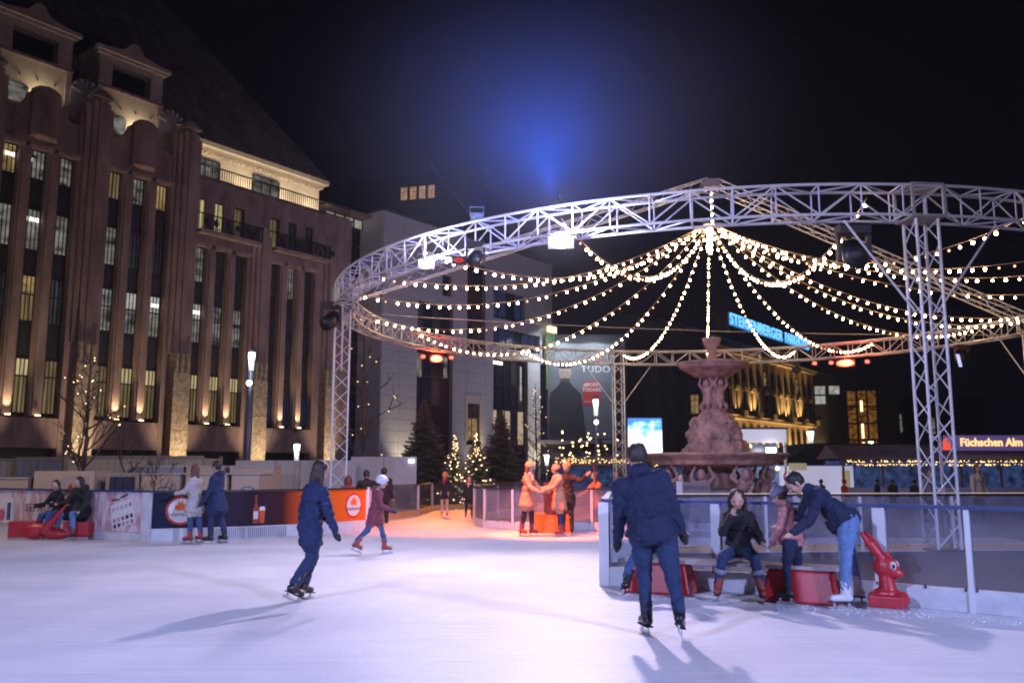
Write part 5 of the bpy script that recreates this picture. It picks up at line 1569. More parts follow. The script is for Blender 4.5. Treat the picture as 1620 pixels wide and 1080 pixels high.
def person(label, loc, rz, H, pose, coat=None, coat_len=.0, legs=None, shoe=None, hair=None, hairm=None, hat=None, hatm=None, skirt=None, skin=m_skin, gloves=None,
           group=None, vox=.014, puff=None, scarf=None, build=1.0, blade=True, hood=None, female=False, extras=None, lift=0.0, sock=None):
    p = dict(lean=0, side=0, legL=(3, 3, 4), legR=(-3, 3, 4), armL=(5, 8, 12), armR=(5, 8, 12), head=(0, 0), twist=0); p.update(pose)
    k = H
    W = build * (.93 if female else 1.0)
    spine = Matrix.Rotation(R(p['side']), 3, 'Y') @ Matrix.Rotation(R(-p['lean']), 3, 'X')
    up = spine @ Vector((0, 0, 1)); fw = spine @ Vector((0, 1, 0)); rt = spine @ Vector((1, 0, 0))
    hip = Vector((0, 0, 0)); waist = hip + up * .10 * k; chest = hip + up * .23 * k; neck = hip + up * .315 * k
    hw_, sw = .052 * k * W, (.100 if female else .110) * k * min(W, 1.06)
    J = {}
    for s_, nm in ((-1, 'L'), (1, 'R')):
        th, o, kn = p['leg' + nm]
        h0 = hip + Vector((s_ * hw_, 0, -.01 * k)); kj = h0 + D(th, o, s_) * .245 * k; aj = kj + D(th - kn, o * .8, s_) * .235 * k
        J['hip' + nm], J['knee' + nm], J['ank' + nm] = h0, kj, aj
        an = p.get('foot' + nm, 0)
        fd = Vector((0, 1, 0)); fd = Matrix.Rotation(R(-s_ * p.get('toe', 10)), 3, 'Z') @ Matrix.Rotation(R(an), 3, 'X') @ fd
        J['foot' + nm] = fd
        a, o, e = p['arm' + nm]; inn = p.get('in' + nm, 0)
        sh = hip + up * .262 * k + rt * s_ * sw
        ad = D(a, o, s_); el = sh + ad * .168 * k; fdv = D(a + e, o - inn, s_); wr = el + fdv * .15 * k
        J['sh' + nm], J['el' + nm], J['wr' + nm], J['hd' + nm] = sh, el, wr, fdv
    hp, hy = p['head']
    hr = Matrix.Rotation(R(-hy), 3, 'Z') @ Matrix.Rotation(R(p['lean'] * -.45 - hp), 3, 'X')
    hup = hr @ Vector((0, 0, 1)); hfw = hr @ Vector((0, 1, 0)); hrt = hr @ Vector((1, 0, 0))
    kid = 1.0 + max(0, (1.62 - H)) * .45
    hs = .132 * k * kid * .5 if False else .066 * k * kid
    hc = neck + hup * (.035 * k + hs * 1.05) + hfw * .012 * k
    bh = .085 if blade else .0
    drop = min(J['ankL'].z, J['ankR'].z) - (.055 * k + bh)
    off = Vector((0, 0, -drop + lift))
    t = thing("person", label, "person", loc, rz, group)
    # ---- body: one continuous surface
    g = MB(); q3 = spine.to_4x4()
    g.ball(hip, (.088 * k * W, .062 * k, .065 * k), 12, 8, spine); g.ball(waist, (.075 * k * W, .055 * k, .08 * k), 12, 8, spine); g.ball(chest, (.093 * k * W, .063 * k, .09 * k), 12, 8, spine)
    g.cap(hip + up * .29 * k, neck + up * .02 * k, .05 * k, .034 * k); g.cap(neck, hc - hup * hs * .4, .034 * k, .032 * k)
    for nm in 'LR':
        s_ = -1 if nm == 'L' else 1
        g.cap(J['hip' + nm], J['knee' + nm], .054 * k * W, .036 * k); g.cap(J['knee' + nm], J['ank' + nm], .037 * k, .024 * k)
        g.cap(J['sh' + nm], J['el' + nm], .033 * k, .026 * k); g.cap(J['el' + nm], J['wr' + nm], .026 * k, .018 * k)
        w0 = J['wr' + nm]; fd = J['hd' + nm]
        sd = fd.cross(Vector((0, 1, 0))); sd = sd.normalized() if sd.length > .2 else Vector((1, 0, 0)); nrm = sd.cross(fd).normalized()
        pc_ = w0 + fd * .035 * k
        g.cap(w0, pc_ + fd * .012 * k, .016 * k, .018 * k)
        if vox < .016:
            for i, (dx, L_) in enumerate(((-.016, .034), (-.0055, .042), (.005, .040), (.015, .030))):
                b0 = pc_ + sd * dx * k + fd * .012 * k; b1 = b0 + (fd + nrm * .25).normalized() * L_ * .5 * k; b2 = b1 + (fd * .6 + nrm * .8).normalized() * L_ * .5 * k
                g.cap(b0, b1, .0058 * k, .0055 * k, 6); g.cap(b1, b2, .0055 * k, .005 * k, 6)
            b0 = w0 + fd * .015 * k + sd * .016 * k; b1 = b0 + (sd * .7 + fd * .7).normalized() * .03 * k; g.cap(b0, b1, .007 * k, .006 * k, 6)
        g.ball(J['ank' + nm] + J['foot' + nm] * .05 * k - Vector((0, 0, .03 * k)), (.024 * k, .06 * k, .022 * k), 8, 6)
    # head with brow, nose, chin, ears
    g.ball(hc, (hs * .80, hs * .98, hs * 1.12), 16, 12, hr)
    g.ball(hc - hup * hs * .62 + hfw * hs * .42, (hs * .50, hs * .50, hs * .48), 10, 8, hr)
    g.cap(hc + hfw * hs * .88 + hup * hs * .12, hc + hfw * hs * 1.14 - hup * hs * .20, hs * .10, hs * .16, 8)
    for s_ in (-1, 1):
        g.ball(hc + hrt * s_ * hs * .82 - hup * hs * .08 - hfw * .05 * hs, (hs * .10, hs * .18, hs * .26), 8, 6, hr)
        g.ball(hc + hrt * s_ * hs * .42 + hfw * hs * .70 - hup * hs * .25, (hs * .25, hs * .22, hs * .22), 8, 6, hr)
    g.v = [tuple(Vector(v) + off) for v in g.v]
    link("body", remesh(g, "body", skin, min(vox, .011) if vox < .016 else vox, 2), t)
    for s_ in (-1, 1):
        q = MB(); q.ball(hc + off + hrt * s_ * hs * .36 + hfw * hs * .90 + hup * hs * .10, (hs * .13, hs * .06, hs * .075), 8, 6, hr); part("eye", q, m_eye, t, True)
    q = MB(); q.ball(hc + off + hfw * hs * .93 - hup * hs * .50, (hs * .22, hs * .05, hs * .06), 8, 6, hr); part("mouth", q, m_lip, t, True)
    # ---- trousers
    def piece(nm, fill, m_, v=None, sm=4, **kw):
        g = MB(); fill(g); g.v = [tuple(Vector(v_) + off) for v_ in g.v]
        return link(nm, remesh(g, nm, m_, v or vox, sm, **kw), t)
    if legs:
        def fl(g):
            g.ball(hip, (.098 * k * W, .073 * k, .07 * k), 12, 8, spine)
            for nm in 'LR':
                g.cap(J['hip' + nm], J['knee' + nm], .066 * k * W, .045 * k); g.cap(J['knee' + nm], J['ank' + nm] + Vector((0, 0, .03 * k)), .045 * k, .034 * k)
        piece("trousers", fl, legs, wrinkle=.010)
    if coat:
        def fc(g):
            g.ball(hip + up * .02 * k, (.103 * k * W, .080 * k, .07 * k), 12, 8, spine); g.ball(waist, (.108 * k * W, .080 * k, .11 * k), 12, 8, spine); g.ball(chest, (.112 * k * W, .084 * k, .10 * k), 12, 8, spine)
            [g.cap(neck - up * .018 * k, hip + up * .257 * k + rt * e_ * sw * .92, .042 * k, .043 * k) for e_ in (-1, 1)]
            g.cap(hip + up * .26 * k, neck + up * .012 * k, .07 * k, .047 * k)
            for nm in 'LR':
                g.cap(J['sh' + nm], J['el' + nm], .046 * k * W, .039 * k); g.cap(J['el' + nm], J['wr' + nm] - J['hd' + nm] * .005 * k, .041 * k, .031 * k)
            if coat_len:
                for nm in 'LR':
                    d_ = (J['knee' + nm] - J['hip' + nm]).normalized(); d_ = (d_ + Vector((0, 0, -1.0))).normalized()
                    g.tube(hip + up * .05 * k, J['hip' + nm] * .55 + d_ * coat_len * k, .096 * k * W, (.100 + .03 * (coat_len > .15)) * k * W, 16)
            if coat_len > .1:
                for nm in 'LR': g.cap(J['hip' + nm], J['hip' + nm].lerp(J['knee' + nm], min(.92, coat_len / .245)), .082 * k * W, .080 * k * W)
            if hood: g.ball(neck - fw * .055 * k + up * .008 * k, (.068 * k, .05 * k, .045 * k), 10, 8, spine)
        piece("coat" if coat_len > .1 else "jacket", fc, coat, sm=9, puff=puff, wrinkle=.012, seed=H * 7 + loc[0])
    if coat and vox < .016:
        q = MB()
        for s_ in (-1, 1):
            b0 = hip + up * .06 * k + rt * s_ * .06 * k * W + fw * .082 * k; q.box((-.028 * k, -.004, -.02 * k), (.028 * k, .012, .018 * k), Matrix.Translation(b0 + off) @ spine.to_4x4())
        part("pocket_flap", q, coat, t)
    if skirt:
        def fs(g): g.tube(waist, hip + Vector((0, .01, -.17 * k)), .075 * k, .12 * k, 16)
        piece("skirt", fs, skirt, wrinkle=.01)
    if scarf:
        def fsc(g):
            for i in range(10):
                a = i * .628; g.ball(neck + up * .005 * k + (rt * math.cos(a) + fw * math.sin(a)) * .045 * k, .028 * k, 8, 6)
            g.cap(neck + fw * .06 * k, chest + fw * .085 * k + rt * .03 * k, .026 * k, .022 * k)
        piece("scarf", fsc, scarf, wrinkle=.008)
    if hood and hood is not True:
        def fh(g):
            for i in range(9):
                a = math.pi * (i / 8) + math.pi; g.ball(neck + up * .015 * k + (rt * math.cos(a) * .062 + fw * math.sin(a) * .07) * k, .022 * k, 8, 6)
        piece("fur_trim", fh, hood, wrinkle=.014)
    if gloves:
        def fg(g):
            for nm in 'LR':
                w0, fd = J['wr' + nm], J['hd' + nm]; g.cap(w0, w0 + fd * .045 * k, .025 * k, .027 * k)
                g.cap(w0 + fd * .05 * k, w0 + fd * .075 * k + Vector((0, .01 * k, 0)), .026 * k, .016 * k)
                g.cap(w0 + fd * .02 * k, w0 + fd * .05 * k + Vector((0, .026 * k, 0)), .012 * k, .010 * k)
        piece("gloves", fg, gloves, .010)
    if sock:
        for nm in 'LR':
            q = MB(); d_ = (J['knee' + nm] - J['ank' + nm]); q.tube(J['ank' + nm] + d_ * .42 + off, J['ank' + nm] + d_ * .56 + off, .046 * k, .05 * k, 12); part("sock_cuff", q, sock, t, True)
    # ---- footwear
    for nm in 'LR':
        a_, fd = J['ank' + nm], J['foot' + nm]
        sd = fd.cross(Vector((0, 0, 1))).normalized(); fu = sd.cross(fd).normalized()
        shin = (J['knee' + nm] - a_).normalized()
        Mf = Matrix((sd, fd, fu)).transposed()
        def fb(g):
            g.cap(a_ + shin * .075 * k, a_ - fu * .01 * k, .038 * k, .034 * k)
            g.cap(a_ - fu * .027 * k - fd * .022 * k, a_ - fu * .032 * k + fd * .085 * k, .029 * k, .024 * k)
        bt = piece("skate_boot" if blade else "boot", fb, shoe or m_glove, min(vox, .014), 2)
        q = MB(); bs = a_ - fu * .055 * k + off
        if blade:
            MM = Matrix.Translation(bs) @ Mf.to_4x4()
            q.box((-.022 * k, -.05 * k, -.006), (.022 * k, .115 * k, .004), MM); q.m = 1
            for y_ in (-.03 * k, .07 * k): q.box((-.008, y_, -.055), (.008, y_ + .03, -.0065), MM)
            q.box((-.0035, -.055 * k, -.085), (.0035, .12 * k, -.05), MM)
            part("blade", q, [m_glove, m_blade], bt)
        else:
            MM = Matrix.Translation(bs) @ Mf.to_4x4(); q.box((-.026 * k, -.05 * k, -.0), (.026 * k, .11 * k, .014), MM); part("sole", q, m_glove, bt)
    # ---- hair and hat
    if hair:
        def fh2(g):
            g.ball(hc - hfw * hs * .16 + hup * hs * .16, (hs * .92, hs * .98, hs * 1.08), 14, 10, hr)
            if hair == "long":
                g.ball(hc - hfw * hs * .45 - hup * hs * .7, (hs * .85, hs * .55, hs * 1.0), 12, 8, hr)
                for s_ in (-1, 1): g.cap(hc + hrt * s_ * hs * .8 - hfw * .1 * hs, hc + hrt * s_ * hs * .85 - hup * hs * 2.3 + hfw * hs * .1, hs * .34, hs * .22)
                g.cap(hc - hfw * hs * .7 - hup * hs * .6, hc - hfw * hs * .85 - hup * hs * 2.6, hs * .5, hs * .28)
            if hair == "tail": g.cap(hc - hfw * hs * .9 + hup * hs * .1, hc - hfw * hs * 1.35 - hup * hs * 1.7, hs * .34, hs * .16)
        g = MB(); fh2(g)
        # keep the face open
        g.v = [tuple(Vector(v_) + off) for v_ in g.v]
        me = remesh(g, "hair", hairm, .010 if vox < .016 else .016, 2, wrinkle=.006)
        fc_ = hc + off + hfw * hs * 1.02 - hup * hs * .30
        for v in me.vertices:
            d_ = v.co - fc_
            r_ = Vector((d_.dot(hrt) / (.72 * hs), d_.dot(hfw) / (.75 * hs), d_.dot(hup) / (1.0 * hs)))
            if r_.length < 1: v.co -= hfw * (1 - r_.length) * hs * 1.1
        link("hair", me, t)
    if hat:
        def fht(g):
            if hat in ("beanie", "pompom"):
                g.ball(hc + hup * hs * .45 - hfw * hs * .08, (hs * 1.0, hs * 1.1, hs * .95), 14, 10, hr)
                for i in range(14):
                    a = i * .449; g.ball(hc + hup * hs * .32 + (hrt * math.cos(a) * .92 + hfw * math.sin(a) * 1.0) * hs - hfw * hs * .06, hs * .2, 8, 6)
                if hat == "pompom": g.ball(hc + hup * hs * 1.6 - hfw * hs * .2, hs * .42, 10, 8)
            elif hat == "helmet":
                g.ball(hc + hup * hs * .42, (hs * 1.15, hs * 1.3, hs * 1.05), 16, 12, hr)
            elif hat == "hood":
                g.ball(hc - hfw * hs * .25 + hup * hs * .12, (hs * 1.1, hs * 1.05, hs * 1.22), 14, 10, hr)
        me = remesh(MBo(fht, off), "hat", hatm, .010 if vox < .016 else .016, 2, wrinkle=.004 if hat != "helmet" else 0)
        if hat == "helmet" or hat == "hood":
            fc_ = hc + off + hfw * hs * 1.1 - hup * hs * .45
            for v in me.vertices:
                d_ = v.co - fc_; r_ = Vector((d_.dot(hrt) / (.85 * hs), d_.dot(hfw) / (.9 * hs), d_.dot(hup) / (1.05 * hs)))
                if r_.length < 1: v.co -= hfw * (1 - r_.length) * hs * 1.2
        link("helmet" if hat == "helmet" else ("hood" if hat == "hood" else "hat"), me, t)
    if extras: extras(t, hc + off, hs, hup, hfw, hrt, J, off)
    return t


def MBo(fill, off):
    g = MB(); fill(g); g.v = [tuple(Vector(v_) + off) for v_ in g.v]; return g


c_navy = cloth("navy", (.012, .022, .075)); c_navy2 = cloth("deep_navy", (.010, .016, .05)); c_black = cloth("black", (.010, .010, .014)); c_jean = cloth("denim", (.040, .085, .20)); c_jeand = cloth("dark_denim", (.014, .030, .085))
c_jeanl = cloth("pale_denim", (.11, .20, .38)); c_cream = cloth("cream_wool", (.50, .44, .42)); c_maroon = cloth("maroon", (.20, .045, .065)); c_pink = cloth("rose_puffer", (.42, .17, .17)); c_grey = cloth("grey_knit", (.20, .21, .28))
c_oranlit = cloth("orange_lit_coat", (.60, .25, .14)); c_red = cloth("red_wool", (.35, .03, .03)); c_orange = cloth("orange_jacket", (.75, .22, .06)); c_beige = cloth("beige", (.5, .4, .32)); c_furr = cloth("fur", (.30, .24, .20), .4)  # first cloth is a pale coat with orange light put into its colour
h_br = mat("brown_hair", (.035, .018, .014), .6, var=.3, vscale=20); h_bk = mat("black_hair", (.012, .010, .010), .55, var=.3, vscale=20); h_lb = mat("auburn_hair", (.13, .045, .03), .6, var=.3, vscale=20); h_bl = mat("dark_blond_hair", (.035, .025, .02), .6, var=.3, vscale=20)
s_red = mat("red_skate", (.35, .045, .04), .4); s_brn = mat("rust_boot", (.22, .05, .03), .5); s_blk = mat("black_skate", (.015, .015, .02), .3); s_whi = mat("white_trim", (.6, .6, .62), .4); helm = mat("white_helmet", (.65, .67, .74), .3)

# skaters on the near ice
person("long haired woman skating away in dark blue quilted coat and dark jeans", (-2.62, 11.6, 0), R(-38), 1.68,
       dict(lean=7, side=4, legL=(20, -1, 42), legR=(-2, -3, 34), footL=-6, footR=-26, armL=(-6, 12, 16), armR=(2, 20, 10), head=(6, 24)), c_navy, .15, c_jeand, s_blk, "long", h_br, vox=.012, puff=(.095, .015), gloves=c_navy2, female=True, build=.95)
person("tall man skating away in hooded navy jacket and dark jeans, nearest the camera", (1.44, 9.2, 0), R(-4), 1.80,
       dict(lean=7, side=-12, legL=(8, -3, 14), legR=(-13, 8, 16), footR=-20, armL=(10, 4, 14), armR=(-6, 20, 16), head=(10, -14), toe=14), c_navy2, .07, c_jeand, s_blk, "short", h_bl, vox=.012, gloves=m_glove, hood=True, build=1.22)
person("child in white helmet and maroon fur hooded coat skating to the right", (-2.72, 17.7, 0), R(-82), 1.40,
       dict(lean=10, legL=(24, 2, 12), legR=(-22, 2, 18), footR=-20, armL=(-4, 12, 22), armR=(14, 10, 50), head=(6, 0)), c_maroon, .14, c_jean, s_red, "short", h_br, "helmet", helm, vox=.014, gloves=c_navy2, hood=c_furr, female=True)
person("girl with long hair in cream coat and red skates by the dark fence panel", (-7.18, 20.2, 0), R(72), 1.62,
       dict(lean=2, legL=(4, 2, 6), legR=(-6, 2, 6), armL=(26, 8, 55), armR=(22, 8, 50), head=(4, 8)), c_cream, .17, c_jean, s_red, "long", h_lb, vox=.016, gloves=m_glove, female=True, hood=None)
person("young man in navy coat and black skates facing the girl in cream", (-6.66, 20.15, 0), R(80), 1.70,
       dict(lean=3, legL=(10, 3, 12), legR=(-6, 3, 10), armL=(10, 10, 18), armR=(2, 10, 16), head=(4, 0)), c_navy, .17, c_jeand, s_blk, "short", h_bk, vox=.016, gloves=c_navy2, hood=True)

# pair on the red sled
person("person in dark jacket and jeans sitting at the left on the red sled", (-10.98, 21.7, 0), R(150), 1.62,
       dict(lean=14, legL=(86, 12, 74), legR=(82, 8, 80), armL=(40, 16, 44), armR=(34, 10, 50), head=(10, -30)), c_black, .03, c_jean, s_blk, "short", h_bk, vox=.018, lift=.0)
person("person in long black hooded coat sitting at the right on the red sled", (-10.42, 21.55, 0), R(160), 1.72,
       dict(lean=10, side=-12, legL=(84, 10, 84), legR=(80, 14, 84), armL=(24, 14, 36), armR=(34, 10, 44), head=(14, 24)), c_black, .12, c_jeanl, s_brn, "long", h_bk, vox=.018, female=True, lift=.0, build=1.4, hood=True)

# orange lit group
person("woman in pale hat and light coat lit orange, left of the hand holding pair", (.40, 22.3, 0), R(-118), 1.68,
       dict(lean=2, legL=(6, 3, 6), legR=(-6, 4, 4), armL=(30, 10, 40), armR=(34, 12, 36), head=(4, 10)), c_oranlit, .16, c_black, s_brn, "long", h_lb, "beanie", c_oranlit, vox=.016, female=True, scarf=c_beige)
person("woman in pale beanie and rose coat lit orange, right of the hand holding pair", (1.18, 22.3, 0), R(105), 1.62,
       dict(lean=4, legL=(4, 3, 6), legR=(-6, 3, 8), armL=(46, 6, 24), armR=(42, 12, 30), head=(6, 0)), c_oranlit, .19, c_jeand, s_red, "short", h_br, "beanie", c_oranlit, vox=.016, female=True, scarf=c_beige)
person("person in dark coat raising an arm to their hat behind the orange pair", (1.42, 23.0, 0), R(160), 1.68,
       dict(legL=(3, 3, 4), legR=(-3, 3, 4), armL=(60, 50, 100), armR=(8, 8, 14)), c_black, .12, c_black, s_blk, "short", h_br, "beanie", c_oranlit, vox=.018, gloves=c_oranlit)


def antlers(t, hc, hs, up, fw, rt, J, off):
    for s_ in (-1, 1):
        q = MB(); b = hc + up * hs * 1.15 + rt * s_ * hs * .55
        q.path([b, b + up * .08 + rt * s_ * .04, b + up * .16 + rt * s_ * .03], .014, 6); q.path([b + up * .08 + rt * s_ * .04, b + up * .11 + rt * s_ * .10], .012, 6); part("antler", q, c_red, t, True)


person("woman with antler headband and bright orange jacket leaning over the island fence", (2.42, 25.1, GZ + .57), R(125), 1.56,
       dict(lean=8, armL=(50, 14, 20), armR=(40, 20, 20), head=(0, 30)), c_orange, .12, c_black, s_blk, "long", h_lb, vox=.018, blade=False, female=True, extras=antlers)
person("person with dark hair half hidden behind the nearest man's shoulder", (3.1, 25.6, GZ + .57), R(110), 1.62, dict(armL=(20, 12, 30), head=(0, 30)), c_black, .1, c_black, s_blk, "long", h_br, vox=.02, blade=False, female=True)
person("bare faced child looking over the fence right of the nearest man", (4.35, 22.8, GZ + .57), R(150), 1.5, dict(head=(0, 0)), c_navy, .1, c_black, s_blk, "short", h_br, vox=.02, blade=False)
person("distant skater in red scarf and black skirt before the glittering firs", (-2.42, 32.0, 0), R(178), 1.38,
       dict(legL=(6, 3, 8), legR=(-6, 3, 8), armL=(8, 30, 20), armR=(8, 34, 24)), c_black, .0, c_beige, s_whi, "short", h_br, "beanie", c_orange, skirt=c_black, vox=.018, scarf=c_red)
person("distant slim person in black with open beige coat near the island fence", (-1.46, 30.2, 0), R(185), 1.26,
       dict(legL=(4, 4, 4), legR=(-2, 4, 4), armL=(4, 12, 10), armR=(6, 14, 16)), c_black, .1, c_black, s_brn, "long", h_lb, vox=.018, scarf=c_beige, female=True)

# watchers behind the left fence
person("dark clothed onlooker behind the orange fence panel, left one of two", (-4.45, 27.4, GZ + .45), R(30), 1.72, dict(lean=10, armL=(30, 20, 60), armR=(30, 20, 60)), c_black, .1, c_black, s_blk, "short", h_bk, vox=.02, blade=False, build=1.15)
person("dark clothed onlooker behind the orange fence panel, right one of two", (-4.02, 27.9, GZ + .5), R(-10), 1.74, dict(), c_black, .1, c_black, s_blk, "short", h_bk, vox=.02, blade=False)
person("onlooker with long reddish hair at the foot of the left tower", (-4.9, 26.6, GZ + .35), R(20), 1.66, dict(), c_maroon, .1, c_black, s_blk, "long", h_lb, vox=.02, blade=False, female=True)

# bench people
person("woman with long dark hair and black jacket sitting on the bench, hand at her chin", (2.98, 11.80, 0), R(166), 1.66,
       dict(lean=14, legL=(84, 14, 84), legR=(84, 16, 88), armL=(40, 14, 30), armR=(50, 8, 104), inR=34, head=(20, 0), toe=5), c_black, .04, c_jeand, s_brn, "long", h_br, vox=.012, female=True, blade=True, sock=c_grey, hood=True)
person("seated skater in jeans and black boots hidden behind the nearest man", (2.02, 12.25, 0), R(166), 1.72,
       dict(lean=20, legL=(84, 12, 80), legR=(84, 26, 84), armL=(40, 12, 40), armR=(40, 12, 40), head=(14, 0)), c_navy2, .04, c_jean, s_blk, "short", h_bk, vox=.014)
person("child in rose puffer jacket and grey pompom hat standing on black skates", (3.52, 11.28, 0), R(58), 1.30,
       dict(lean=8, legL=(10, 4, 14), legR=(-4, 4, 12), armL=(10, 14, 20), armR=(4, 26, 22), head=(26, 10)), c_pink, .03, c_navy2, s_blk, "short", h_br, "pompom", c_grey, vox=.012, puff=(.085, .014), female=True, build=1.3)
person("man in navy jacket and pale jeans bending down over the child", (4.10, 10.98, 0), R(82), 1.76,
       dict(lean=50, legL=(8, 5, 4), legR=(-8, 8, 4), armL=(22, 4, 30), armR=(30, 2, 34), head=(30, 0), toe=6), c_navy2, .03, c_jeanl, s_whi, "short", h_bk, vox=.012, build=1.18)
# people beyond the fence on the right
person("person in red cap leaning on the island rail behind the bending man", (6.1, 19.9, GZ + .6), R(200), 1.52, dict(lean=14, armL=(40, 20, 60), armR=(40, 20, 60)), c_navy2, .05, c_black, s_blk, "short", h_br, "beanie", c_red, vox=.02, blade=False)
far = [(16.0, 46, "tiny figure in dark coat left before the white tent wall", c_black, None), (16.8, 45, "tiny figure in red hat before the white tent wall", c_red, c_red), (19.3, 47, "tiny figure in navy at the right end of the white tent wall", c_navy, None),
       (19.9, 46.5, "tiny figure in black beside the tent door", c_black, None), (20.6, 45.5, "small blue coated figure under the far right awning", c_navy, None)]
for x, y, lab, cm, hm in far:
    person(lab, (x, y, GZ), R(tr.uniform(-90, 90)), 1.68, dict(), cm, .1, c_black, s_blk, "short", h_bk, "beanie" if hm else None, hm, vox=.03, blade=False, group="distant visitors by the tent")
for x, y, hh, lab, cm, hrm in ((14.4, 27.5, 1.75, "visitor with auburn hair left of the near lattice tower", c_beige, h_lb), (14.9, 20.6, 1.55, "visitor with auburn hair and dark coat near the right edge", c_black, h_lb),
                               (16.6, 20.8, 1.75, "tall dark visitor with red cap at the right edge", c_black, h_bk), (13.1, 28.0, 1.6, "visitor in pale jacket beside the near lattice tower", c_grey, h_bl)):
    person(lab, (x, y, GZ + .6), R(200), hh, dict(), cm, .1, c_black, s_blk, "long", hrm, "beanie" if "cap" in lab else None, c_red, vox=.025, blade=False)

# ================================================================== BENCH AND SKATING AIDS
m_plast = mat("red_plastic", (.42, .02, .03), .38, var=.12, vscale=5, bump=.1, bscale=40)
m_wood = mat("bench_plank", (.36, .30, .30), .6, var=.2, vscale=4, stretch=(.4, 6, 6))
bn = thing("bench", "long plank bench on two red plastic blocks along the near right fence", "bench", (1.75, 12.38, 0), R(-27))
for y in (-.17, .03): boxpart("plank", (-.15, y, .41), (2.62, y + .18, .455), m_wood, bn)
for x in (-.12, 1.72):
    g = MB(); g.add([(x - .04, -.24, .004), (x + .88, -.24, .004), (x + .88, .24, .004), (x - .04, .24, .004), (x + .03, -.17, .405), (x + .80, -.17, .405), (x + .80, .2, .405), (x + .03, .2, .405)], [(0, 3, 2, 1), (4, 5, 6, 7), (0, 1, 5, 4), (1, 2, 6, 5), (2, 3, 7, 6), (3, 0, 4, 7)])
    o = part("red_block", g, m_plast, bn); bv = o.modifiers.new("b", 'BEVEL'); bv.width = .035; bv.segments = 3
# deer shaped skating aid seen in profile
ra = thing("skating_aid", "red plastic animal shaped skating aid with long ears at the right of the bench", "skating aid", (4.48, 10.82, 0), R(-33))
g = MB()
g.box((-.18, -.17, .03), (.20, .17, .17)); g.ball((-.12, 0, .12), (.10, .18, .10)); g.ball((.16, 0, .12), (.10, .18, .10)); g.ball((.0, 0, .19), (.17, .14, .07))
g.cap((.02, 0, .2), (.0, 0, .38), .11, .085, 12)
g.ball((.0, 0, .50), (.15, .115, .135), 14, 10); g.ball((.09, 0, .43), (.11, .085, .075), 12, 8); g.ball((.15, 0, .42), (.06, .06, .05))
for s_ in (-1, 1):
    g.cap((-.03, s_ * .05, .60), (-.14, s_ * .09, .76), .050, .058, 8); g.cap((-.14, s_ * .09, .76), (-.22, s_ * .10, .88), .05, .026, 8)
g.cap((.02, 0, .62), (.05, 0, .68), .03, .02, 8)
link("shell", remesh(g, "shell", m_plast, .011, 5), ra)
for s_ in (-1, 1):
    g = MB(); g.ball((.105, s_ * .088, .52), (.038, .018, .048), 10, 8); e_ = part("eye", g, s_whi, ra, True)
    g = MB(); g.ball((.115, s_ * .106, .515), (.018, .006, .026), 8, 6); part("pupil", g, m_eye, e_, True)
g = MB(); g.box((-.2, -.16, .0), (.22, -.12, .03)); g.box((-.2, .12, .0), (.22, .16, .03)); part("runner", g, m_blade, ra)

sl = thing("skating_sled", "red plastic two seat sled with a raised pointed handle at far left", "sled", (-11.05, 21.35, 0), R(4))
g = MB()
g.box((-.85, -.2, .06), (1.0, .22, .16)); g.box((-.85, -.2, .14), (-.22, .2, .44)); g.box((.42, -.22, .12), (1.0, .24, .42))
g.ball((-.2, -.1, .2), (.42, .2, .2), 14, 10); g.ball((.25, -.14, .14), (.4, .16, .13), 14, 10)
g.cap((.02, -.24, .22), (.48, -.26, .82), .11, .025, 12)
link("shell", remesh(g, "shell", m_plast, .02, 6), sl)
g = MB(); g.box((-.85, -.18, .0), (1.0, -.14, .06)); g.box((-.85, .14, .0), (1.0, .18, .06)); part("runner", g, m_blade, sl)

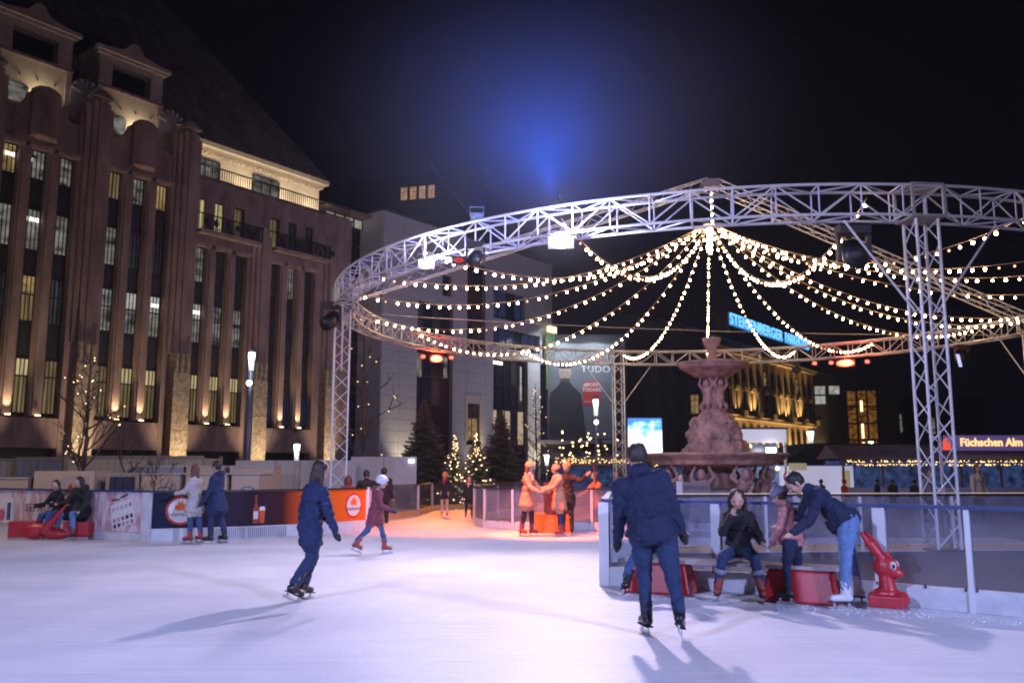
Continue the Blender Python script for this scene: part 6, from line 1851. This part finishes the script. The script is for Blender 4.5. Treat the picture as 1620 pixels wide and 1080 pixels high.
# drinks bar block by the orange pair, small things
br = thing("drinks_banner_box", "orange box with a dark beer print standing behind the orange lit pair", "counter", (.62, 23.4, 0), R(3))
boxpart("lower_box", (0, 0, .004), (.95, .5, .5), mat("orange_box", (.75, .17, .03), .5), br)
boxpart("print_board", (.25, -.02, .51), (1.0, .45, 1.3), mat("dark_print", (.05, .02, .03), .5), br)
g = MB(); g.prism([(.44, .58), (.62, .58), (.62, .95), (.56, 1.1), (.50, 1.1), (.44, .95)], -.04, -.022); part("printed_bottle", g, mat("beer_red", (.62, .08, .02), .4), br)
g = MB()
for i in range(420):
    a = tr.uniform(0, 1); x = 1.3 + 4.3 * a + tr.gauss(0, .25); y = 12.6 - 2.5 * a + tr.gauss(0, .15) - .3
    s_ = tr.uniform(.004, .013); g.ball((x, y, .002), (s_, s_, s_ * .6), 5, 4)
tag(part("ice_shavings", g, mat("snow_crumbs", (.8, .8, .84), .7), None), "loose white ice crumbs scraped up along the bench", "ice shavings", kind="stuff")

bpy.data.scenes.remove(_tmpsc)

# ================================================================== AIR
m_haze = bpy.data.materials.new("night_mist"); m_haze.use_nodes = True
nt = m_haze.node_tree; nt.nodes.clear()
ho = nt.nodes.new("ShaderNodeOutputMaterial"); hv = nt.nodes.new("ShaderNodeVolumePrincipled")
hv.inputs["Color"].default_value = (.8, .85, 1, 1); hv.inputs["Density"].default_value = 0.00032; hv.inputs["Anisotropy"].default_value = 0.35
nt.links.new(hv.outputs[0], ho.inputs["Volume"])
mb = MB(); mb.box((-130, -30, -1.6), (160, 205, 66)); 
tag(link("haze", mb.mesh("haze", m_haze)), kind="stuff")

# added fog ball over the near left of the ring, shaped for the lens halo
m_fog = bpy.data.materials.new("halo_fog"); m_fog.use_nodes = True
nt = m_fog.node_tree; nt.nodes.clear()
ho = nt.nodes.new("ShaderNodeOutputMaterial"); hv = nt.nodes.new("ShaderNodeVolumePrincipled")
hv.inputs["Color"].default_value = (.85, .9, 1, 1); hv.inputs["Anisotropy"].default_value = 0.2
tc = nt.nodes.new("ShaderNodeTexCoord"); ln = nt.nodes.new("ShaderNodeVectorMath"); ln.operation = 'LENGTH'
nt.links.new(tc.outputs["Object"], ln.inputs[0])
mr = nt.nodes.new("ShaderNodeMapRange"); mr.interpolation_type = 'SMOOTHSTEP'; mr.inputs["From Min"].default_value = 0.98; mr.inputs["From Max"].default_value = 0.0
mr.inputs["To Min"].default_value = 0.0; mr.inputs["To Max"].default_value = 0.028
nt.links.new(ln.outputs["Value"], mr.inputs["Value"]); nt.links.new(mr.outputs[0], hv.inputs["Density"])
nt.links.new(hv.outputs[0], ho.inputs["Volume"])
mb = MB(); mb.ball((0, 0, 0), 1.0, 24, 16)
fg = link("halo_fog", mb.mesh("halo_fog", m_fog), loc=(0.9, 20.6, 10.4), scale=(7.4, 5.2, 4.6))
tag(fg, "added ball of thin fog carrying the blue lens halo above the left part of the ring", "fog", kind="stuff")
sc.cycles.volume_step_rate = 1.5
